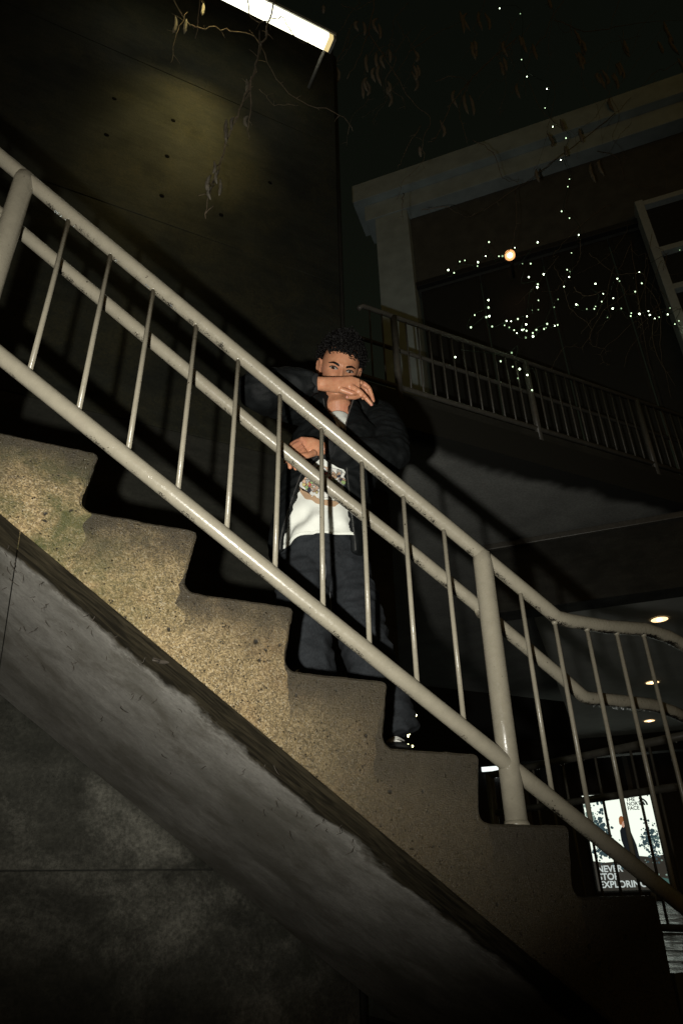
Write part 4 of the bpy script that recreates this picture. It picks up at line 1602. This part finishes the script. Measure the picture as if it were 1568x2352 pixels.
for s in (-1, 1):
    ex, ey = s * 0.0325, 0.000
    b = MB()
    hw, hh = 0.0158, 0.0072
    nx_, ny_ = 14, 6
    base = face_hit(ex, ey)
    vs, fs = [], []
    for i in range(nx_ + 1):
        x = -hw + 2 * hw * i / nx_
        up_ = hh * (1 - (x / hw) ** 2) ** 0.75 if abs(x) < hw else 0
        lo_ = -hh * 0.62 * (1 - (x / hw) ** 2) ** 0.75 if abs(x) < hw else 0
        for j in range(ny_ + 1):
            y = lo_ + (up_ - lo_) * j / ny_
            tl_ = y + 0.05 * s * x
            bul = 0.0045 * (1 - (x / hw) ** 2)
            q = face_hit(ex + x, ey + tl_, 0.0012 + bul)
            vs.append(q)
    for i in range(nx_):
        for j in range(ny_):
            a = i * (ny_ + 1) + j
            fs.append((a, a + ny_ + 1, a + ny_ + 2, a + 1))
    b.add(vs, fs)
    eye = b.build('eye', M['eye_white'], person)
    b = MB()
    surf = face_hit(ex, ey + 0.0008, 0.0057)
    ball_c = surf - HF * 0.0125                # the gaze meets the camera
    gz = (EYE - ball_c).normalized()
    gu = (HU - gz * HU.dot(gz)).normalized()
    gr = gu.cross(gz)
    ic = ball_c + gz * 0.0125
    n_ = 18
    vs = []
    for rr_, zz in ((0.0072, 0.0006), (0.0048, 0.0020), (0.0, 0.0024)):
        for j in range(n_):
            an = 6.2832 * j / n_
            yy = min(max(rr_ * math.sin(an), -0.0046), 0.0062)
            vs.append(ic + gz * zz + gr * (rr_ * math.cos(an)) + gu * yy)
    b.add(vs, [(r_ * n_ + j, r_ * n_ + (j + 1) % n_, (r_ + 1) * n_ + (j + 1) % n_, (r_ + 1) * n_ + j) for r_ in range(2) for j in range(n_)])
    b.build('iris', M['iris'], eye)
    # upper lash line and lower lid crease
    b = MB()
    ln = [face_hit(ex + (-hw * 1.08 + 2.16 * hw * k / 12), ey + hh * max(0, 1 - (1.0 * (-1 + 2 * k / 12)) ** 2) ** 0.75 + 0.05 * s * (-hw + 2 * hw * k / 12) + 0.0006, 0.0035 + 0.0035 * (1 - (-1 + 2 * k / 12) ** 2)) for k in range(13)]
    b.tube(ln, [0.0008] + [0.0021] * 11 + [0.0010], 6)
    b.build('eyelash', M['lash'], eye)
    b = MB()
    ln = [face_hit(ex + (-hw * 1.0 + 2.0 * hw * k / 12), ey - 0.62 * hh * max(0, 1 - (-1 + 2 * k / 12) ** 2) ** 0.75 + 0.05 * s * (-hw + 2 * hw * k / 12), 0.002 + 0.0035 * (1 - (-1 + 2 * k / 12) ** 2)) for k in range(13)]
    b.tube(ln, 0.0009, 6)
    b.build('eyelid', M['skin'], eye)
    # brow
    b = MB()
    br = []
    for k in range(11):
        q = k / 10
        x = s * (0.0135 + 0.042 * q)
        y = 0.0150 + 0.0070 * math.sin(min(1, q * 1.25) * math.pi * 0.62) - 0.004 * max(0, q - 0.6) / 0.4
        br.append((x, y))
    vs, fs = [], []
    for k, (x, y) in enumerate(br):
        w_ = 0.0050 * (1 - 0.75 * (k / 10) ** 2.2) * (0.75 if k == 0 else 1)
        for yy, of in ((y + w_, 0.0004), (y, 0.0028), (y - w_, 0.0004)):
            vs.append(face_hit(x, yy, of))
    for k in range(10):
        for j in range(2):
            a = k * 3 + j
            fs.append((a, a + 1, a + 4, a + 3) if s < 0 else (a, a + 3, a + 4, a + 1))
    b.add(vs, fs)
    b.build('eyebrow', M['hair'], person)

# ---- curly hair: a dark cap and many small coils
rnd = random.Random(3)
hb = MB()
cap_v = []


def hair_ok(q):
    x, y, z = q
    line = 0.076 - 0.42 * max(0, abs(x) - 0.03)
    if z > 0.012:
        return y > line
    if z > -0.03:
        return y > (0.030 if z > -0.01 else 0.012)
    return y > -0.07


for i in range(40):
    pass
seg, ring = 40, 30
grid = {}
for i in range(ring + 1):
    th = math.pi * i / ring
    for j in range(seg):
        ph = 2 * math.pi * j / seg
        q = head_pt((math.sin(th) * math.sin(ph), math.cos(th), math.sin(th) * math.cos(ph)))
        if hair_ok(q):
            grid[(i, j)] = len(cap_v)
            n_ = Vector((q[0] / .0735, q[1] / .128, q[2] / .1)).normalized()
            cap_v.append(H2W(q + n_ * 0.010))
fs = []
for (i, j) in grid:
    ks = [(i, j), (i + 1, j), (i + 1, (j + 1) % seg), (i, (j + 1) % seg)]
    if all(k in grid for k in ks):
        fs.append([grid[k] for k in ks])
hb.add(cap_v, fs)
made = 0
while made < 2300:
    d = Vector((rnd.gauss(0, 1), rnd.gauss(0, 1), rnd.gauss(0, 1))).normalized()
    q = head_pt(d)
    if not hair_ok(q):
        continue
    n_ = Vector((q[0] / .0735, q[1] / .128, q[2] / .1)).normalized()
    top = max(0, n_.y)
    lift = rnd.uniform(0.0, 1.0) ** 0.7 * (0.020 + 0.012 * top) + (rnd.uniform(0, 0.012) if rnd.random() < 0.12 else 0)
    c_ = q + n_ * (0.004 + lift)
    if q.z > 0.04 and q.y < 0.10:
        c_ += Vector((0, -rnd.uniform(0, 0.014), 0.004))
    axd = (n_ * 0.5 + Vector((rnd.gauss(0, 1), rnd.gauss(0, 1), rnd.gauss(0, 1))) * 0.7).normalized()
    a_ = axd.orthogonal().normalized()
    b_ = axd.cross(a_)
    rc = rnd.uniform(0.0038, 0.0078)
    tn = rnd.uniform(1.0, 2.1)
    L = rnd.uniform(0.006, 0.016)
    ns = 11
    pts = [H2W(c_ + a_ * (rc * math.cos(6.283 * tn * k / ns)) + b_ * (rc * math.sin(6.283 * tn * k / ns)) + axd * (L * (k / ns - 0.5))) for k in range(ns + 1)]
    hb.tube(pts, [0.0008] + [0.0015] * (ns - 1) + [0.0006], 4, caps=False)
    made += 1
# loose curls that fall on the forehead
for k in range(70):
    x = rnd.uniform(-0.062, 0.062)
    y = 0.078 - 0.42 * max(0, abs(x) - 0.03) - rnd.random() ** 2 * (0.010 + 0.014 * max(0, math.sin(x * 60)))
    q = HEAD_BVH.ray_cast(H2W((x, y, 0.3)), -HF)[0] + HF * rnd.uniform(0.004, 0.010)
    rc = rnd.uniform(0.004, 0.0065)
    tn = rnd.uniform(1.2, 2.2)
    ax2 = (HU * 1.0 + HX * rnd.gauss(0, .6) + HF * rnd.gauss(0, .4)).normalized()
    a_ = ax2.orthogonal().normalized()
    b_ = ax2.cross(a_)
    pts = [q + a_ * (rc * math.cos(6.283 * tn * s_ / 12)) + b_ * (rc * math.sin(6.283 * tn * s_ / 12)) + ax2 * (0.016 * (0.5 - s_ / 12)) for s_ in range(13)]
    hb.tube(pts, [0.0016] * 12 + [0.0006], 4, caps=False)
hb.build('hair', M['hair'], person)

# ---- white tee
tee_rows = [(943, 775, 27, 1.995, .048), (958, 774, 55, 2.01, .075), (985, 773, 90, 2.025, .10), (1060, 757, 92, 2.045, .118), (1120, 745, 90, 2.06, .118), (1180, 732, 94, 2.075, .12), (1228, 727, 98, 2.085, .126)]
tb = MB()
vs, fs = [], []
NA, NR = 72, 56
ys = np.linspace(0, len(tee_rows) - 1, NR)
arr = np.array(tee_rows, float)
for r_ in range(NR):
    row = [np.interp(ys[r_], range(len(tee_rows)), arr[:, k]) for k in range(5)]
    cpt = P3(row[1], row[0], row[3] - row[4])
    ppm = px_per_m(cpt)
    cpt = cpt + DEP * row[4]
    a_ = row[2] / ppm
    for j in range(NA):
        ph = 2 * math.pi * j / NA
        tt = r_ / (NR - 1)
        rad = 1.0
        # loose cloth: folds that deepen to the hem
        fold = 0.012 * tt ** 2 * math.sin(5 * ph + 9 * tt) + 0.006 * tt * math.sin(9 * ph - 14 * tt + 1.0) + 0.006 * tt * math.sin(30 * tt + 4 * ph) + 0.010 * tt * noise.noise(Vector((ph * 3.2, tt * 9 + ph, 1.7)))
        q = cpt + LAT * ((a_ + fold) * math.sin(ph)) - DEP * ((row[4] + fold) * math.cos(ph))
        # hem hangs lower on the picture's left
        if tt > 0.8:
            q.z -= 0.055 * (tt - 0.8) / 0.2 * max(-0.4, -math.sin(ph + 0.25)) * 0.62
        vs.append(q)
for r_ in range(NR - 1):
    for j in range(NA):
        q = (j + 1) % NA
        fs.append((r_ * NA + j, (r_ + 1) * NA + j, (r_ + 1) * NA + q, r_ * NA + q))
tb.add(vs, fs)
tee = tb.build('t_shirt', M['tee'], person)
sol = tee.modifiers.new('thickness', 'SOLIDIFY')
sol.thickness = 0.003
sol.offset = -1
TEE_BVH = BVHTree.FromPolygons(vs, fs)
# the hem band
b = MB()
hem = [vs[(NR - 2) * NA + j] for j in range(NA)]
b.tube([Vector(h) - DEP * 0.0 for h in hem] + [Vector(hem[0])], 0.0018, 6, caps=False)
b.build('hem', M['tee'], tee)


# generic printed picture on the tee (a plain bowl of coloured shapes)
def on_tee(u, v, off=0.0025):
    d = ray(u, v).normalized()
    h = TEE_BVH.ray_cast(EYE, d)
    return (h[0] - d * off) if h[0] else None


PC = {'tan': (0.42, 0.28, 0.17), 'line': (0.06, 0.05, 0.045), 'peach': (0.55, 0.38, 0.27), 'green': (0.30, 0.42, 0.17), 'red': (0.55, 0.12, 0.10), 'grey': (0.36, 0.36, 0.34), 'navy': (0.03, 0.035, 0.06), 'yellow': (0.55, 0.47, 0.2), 'white': (0.7, 0.7, 0.66)}
for k in PC:
    M['print_' + k] = mat_plain('shirt_print_' + k, PC[k], 0.85, var=0.08)
pk = list(PC)
pb = MB()


def ppoly(pts, col, off=0.0025, sub=3):
    cu = sum(p_[0] for p_ in pts) / len(pts)
    cv = sum(p_[1] for p_ in pts) / len(pts)
    rings = []
    for f_ in (1.0, 0.6, 0.25):
        rg_ = []
        for (u, v) in pts:
            q = on_tee(cu + (u - cu) * f_, cv + (v - cv) * f_, off)
            if q is None:
                return
            rg_.append(q)
        rings.append(rg_)
    n_ = len(pts)
    vs_ = rings[0] + rings[1] + rings[2]
    fs_ = [(r_ * n_ + j, r_ * n_ + (j + 1) % n_, (r_ + 1) * n_ + (j + 1) % n_, (r_ + 1) * n_ + j) for r_ in range(2) for j in range(n_)] + [tuple(range(2 * n_, 3 * n_))]
    pb.add(vs_, fs_, pk.index(col))


def ov(cu, cv, ru, rv, n=18, rot=0.0):
    return [(cu + ru * math.cos(6.283 * k / n) * math.cos(rot) - rv * math.sin(6.283 * k / n) * math.sin(rot), cv + ru * math.cos(6.283 * k / n) * math.sin(rot) + rv * math.sin(6.283 * k / n) * math.cos(rot)) for k in range(n)]


# bowl
ppoly([(688, 1118), (700, 1134), (730, 1146), (765, 1153), (797, 1152), (802, 1160), (765, 1164), (728, 1157), (700, 1145), (689, 1130)], 'tan', 0.003)
ppoly(ov(745, 1108, 58, 36), 'grey', 0.0018)
ppoly(ov(745, 1108, 56, 34.5), 'white', 0.0022)
rp = random.Random(11)
for k in range(120):
    an = rp.uniform(0, 6.283)
    rr_ = rp.random() ** 0.5
    cu, cv = 747 + 50 * rr_ * math.cos(an), 1106 + 30 * rr_ * math.sin(an)
    w_ = rp.uniform(2, 6.5)
    r_ = rp.uniform(0, 3)
    ppoly(ov(cu, cv, w_ + 0.9, w_ * .66 + 0.9, 10, r_), 'line', 0.0026 + k * 1.2e-5)
    ppoly(ov(cu, cv, w_, w_ * .66, 10, r_), rp.choice(['tan', 'peach', 'peach', 'grey', 'white', 'white', 'tan', 'green', 'red', 'navy', 'yellow', 'peach']), 0.00265 + k * 1.2e-5)
for k in range(14):
    ppoly(ov(rp.uniform(700, 765), rp.uniform(1070, 1084), rp.uniform(3, 6), rp.uniform(2, 4), 10, rp.uniform(0, 3)), rp.choice(['green', 'yellow', 'red', 'peach']), 0.003 + k * 2e-5)
pr = pb.build('shirt_print', [M['print_' + k] for k in pk], tee, smooth=True)

# ---- jacket: open shell plus sleeves
rows = [  # v, centre u, half width px, Y, half depth m, left edge u, right edge u
    (912, 776, 52, 1.985, .060, 742, 812), (932, 776, 54, 1.995, .078, 745, 806), (948, 773, 84, 2.02, .105, 754, 801), (966, 772, 106, 2.035, .122, 770, 796), (988, 770, 112, 2.045, .135, 788, 792),
    (1012, 766, 114, 2.05, .142, 774, 791), (1035, 760, 113, 2.055, .145, 748, 792), (1060, 752, 112, 2.06, .147, 712, 795), (1085, 745, 112, 2.065, .148, 690, 797), (1120, 738, 113, 2.075, .148, 676, 801),
    (1160, 731, 115, 2.085, .15, 662, 807), (1200, 726, 116, 2.09, .15, 648, 812), (1232, 724, 112, 2.095, .145, 641, 816), (1246, 724, 106, 2.095, .14, 640, 817)]
arr = np.array(rows, float)
jb = MB()
vs, fs = [], []
NR, NA = 60, 64
yy_ = np.linspace(0, len(rows) - 1, NR)
lEdge, rEdge = [], []
for r_ in range(NR):
    row = [np.interp(yy_[r_], range(len(rows)), arr[:, k]) for k in range(7)]
    cpt = P3(row[1], row[0], row[3] - row[4])
    ppm = px_per_m(cpt)
    cpt = cpt + DEP * row[4]
    a_ = row[2] / ppm
    phL = math.asin(max(-.97, min(.97, (row[5] - row[1]) / row[2])))
    phR = math.asin(max(-.97, min(.97, (row[6] - row[1]) / row[2])))
    st_, en_ = phR, phL + 2 * math.pi
    for j in range(NA):
        ph = st_ + (en_ - st_) * j / (NA - 1)
        th_ = 0.010
        vs.append((cpt + LAT * (a_ * math.sin(ph)) - DEP * (row[4] * math.cos(ph)), cpt + LAT * ((a_ - 0.016) * math.sin(ph)) - DEP * ((row[4] - 0.016) * math.cos(ph))))
    rEdge.append(vs[-NA][0])
    lEdge.append(vs[-1][0])
outer = [v_[0] for v_ in vs]
inner = [v_[1] for v_ in vs]
n_ = len(outer)
for r_ in range(NR - 1):
    for j in range(NA - 1):
        a = r_ * NA + j
        fs.append((a, a + NA, a + NA + 1, a + 1))
        fs.append((n_ + a, n_ + a + 1, n_ + a + NA + 1, n_ + a + NA))
    a = r_ * NA
    fs.append((a, n_ + a, n_ + a + NA, a + NA))
    a = r_ * NA + NA - 1
    fs.append((a, a + NA, n_ + a + NA, n_ + a))
for j in range(NA - 1):
    fs.append((j, j + 1, n_ + j + 1, n_ + j))
    a = (NR - 1) * NA + j
    fs.append((a, n_ + a, n_ + a + 1, a + 1))
jb.add(outer + inner, fs)
# sleeves, baggy
def sleeve(pts, rads):
    jb.tube(catmull(pts, 6), lerp_list(rads, (len(pts) - 1) * 6 + 1), 28)


sleeve([P3(745, 948, 2.05), P3(690, 925, 2.03), P3(635, 905, 1.955), P3(602, 897, 1.90)], [.07, .088, .086, .078])
jb.ball(P3(600, 897, 1.895), (.080, .080, .074), 20, 14)
sleeve([P3(600, 897, 1.895), P3(650, 888, 1.875), P3(690, 882, 1.85), P3(722, 880, 1.826)], [.078, .068, .055, .036])
sleeve([P3(810, 955, 2.05), P3(858, 965, 2.045), P3(884, 1005, 1.97), P3(893, 1040, 1.925)], [.075, .09, .088, .078])
jb.ball(P3(893, 1042, 1.922), (.078, .078, .072), 20, 14)
sleeve([P3(893, 1044, 1.922), P3(848, 1048, 1.905), P3(798, 1042, 1.89), P3(752, 1030, 1.875)], [.076, .068, .058, .038])
me = remesh(jb, 0.0055, 2, 0.5)
wr = wrinkle(15, 0.0095, (1, 1, 1.6), 2.0)
jacket = mesh_obj('jacket', me, M['jacket'], person, FOOT, wr)
# cuffs
for (a_, b_, r_) in ((P3(716, 880, 1.828), P3(731, 880, 1.816), .034), (P3(756, 1031, 1.876), P3(738, 1030, 1.869), .036)):
    b = MB()
    d_ = b_ - a_
    b.tube([a_, a_ + d_ * .3, a_ + d_ * .7, b_, b_ - d_ * .1, a_ + d_ * .3], [r_ * .9, r_ * 1.05, r_ * 1.05, r_, r_ * .84, r_ * .8], 24, caps=False)
    b.build('cuff', M['rib'], jacket)
# bottom rib and zips
b = MB()
for e_ in (lEdge, rEdge):
    z_ = MB()
    seq = [p_ - DEP * 0.006 for k, p_ in enumerate(e_)]
    for k in range(len(seq) - 1):
        for f_ in (0.15, 0.5, 0.85):
            q = seq[k] * (1 - f_) + seq[k + 1] * f_
            z_.box(q, (.0018, .0016, .0012))
    o = z_.build('zipper', M['zip'], jacket, smooth=False)
    o['kind'] = 'stuff'
b = MB()
q = P3(792, 985, 1.885)
b.box(q, (.004, .002, .008))
b.build('zip_pull', M['zip'], jacket, smooth=False)

# ---- jeans
nb = MB()
nb.tube([P3(730, 1205, 2.09), P3(733, 1260, 2.105), P3(737, 1310, 2.115), P3(738, 1345, 2.115)], .1, 40, ell=[(LAT * .150, DEP * .112), (LAT * .168, DEP * .122), (LAT * .180, DEP * .122), (LAT * .12, DEP * .10)])
nb.tube(catmull([P3(692, 1290, 2.115), P3(693, 1340, 2.11), P3(702, 1440, 2.09), P3(712, 1530, 2.08), P3(718, 1612, 2.075)], 6), lerp_list([.086, .094, .082, .079, .084], 25), 32)
nb.tube(catmull([P3(785, 1290, 2.115), P3(797, 1340, 2.10), P3(828, 1440, 2.04), P3(862, 1560, 2.01), P3(904, 1690, 1.995)], 6), lerp_list([.086, .096, .086, .082, .086], 25), 32)
me = remesh(nb, 0.006, 4, 0.5)
wj = wrinkle(12, 0.010, (1, 1, 1.9), 5.0)
jeans = mesh_obj('jeans', me, M['denim'], person, FOOT, wj)
for ln in ([(736, 1240, 1.985), (741, 1270, 1.985), (748, 1310, 2.0), (744, 1345, 2.01)], [(757, 1440, 1.99), (760, 1400, 1.99), (757, 1360, 2.0)]):
    b = MB()
    b.tube(catmull([P3(*q) for q in ln], 5), .0016, 5)
    b.build('seam', M['seam'], jeans)


# ---- shoes
def shoe(ankle_u, y_heel, y_toe, sole_z, uto):
    heel = P3(ankle_u, 1700, y_heel)
    heel.z = sole_z
    toe = P3(uto, 1700, y_toe)
    toe.z = sole_z
    d = (toe - heel)
    L = d.length
    d.normalize()
    sd = d.cross(UP).normalized()
    root = None
    mb = MB()
    prof = [(0.0, .030, .045), (.06, .037, .085), (.25, .038, .095), (.42, .039, .078), (.60, .045, .058), (.80, .047, .046), (.93, .038, .036), (1.0, .016, .022)]
    pts, el = [], []
    for (f_, w_, h_) in prof:
        pts.append(heel + d * (L * f_) + UP * (.02 + h_ * .5))
        el.append((sd * w_, UP * (h_ * .55)))
    mb.tube(pts, .03, 20, ell=el)
    up = mb.build('shoe', M['shoe'], person)
    so = MB()
    pts = [heel + d * (L * f_ * 1.02) + UP * .014 for (f_, w_, h_) in prof]
    so.tube(pts, .03, 20, ell=[(sd * (w_ * 1.06), UP * .0135) for (f_, w_, h_) in prof])
    so.build('sole', M['sole'], up)
    for k in range(5):
        f_ = .40 + .075 * k
        c_ = heel + d * (L * f_) + UP * (.02 + np.interp(f_, [p_[0] for p_ in prof], [p_[2] for p_ in prof]) * 1.02)
        lb = MB()
        lb.tube(catmull([c_ - sd * .028 - UP * .01, c_ + UP * .004, c_ + sd * .028 - UP * .01], 5), .0025, 6)
        lb.build('lace', M['lace'], up)
    c_ = heel + d * (L * .42) + UP * .115
    lb = MB()
    lb.tube(catmull([c_, c_ + sd * .02 + UP * .02, c_ + sd * .05 - UP * .0, c_ + sd * .06 - UP * .06, c_ + sd * .062 - UP * .095], 6), .0032, 6)
    lb.build('lace', M['lace'], up)


shoe(905, 2.06, 1.80, EYE.z + 0.335 - 0.001, 912)
shoe(716, 2.12, 1.86, EYE.z + 0.5115 - 0.001, 700)
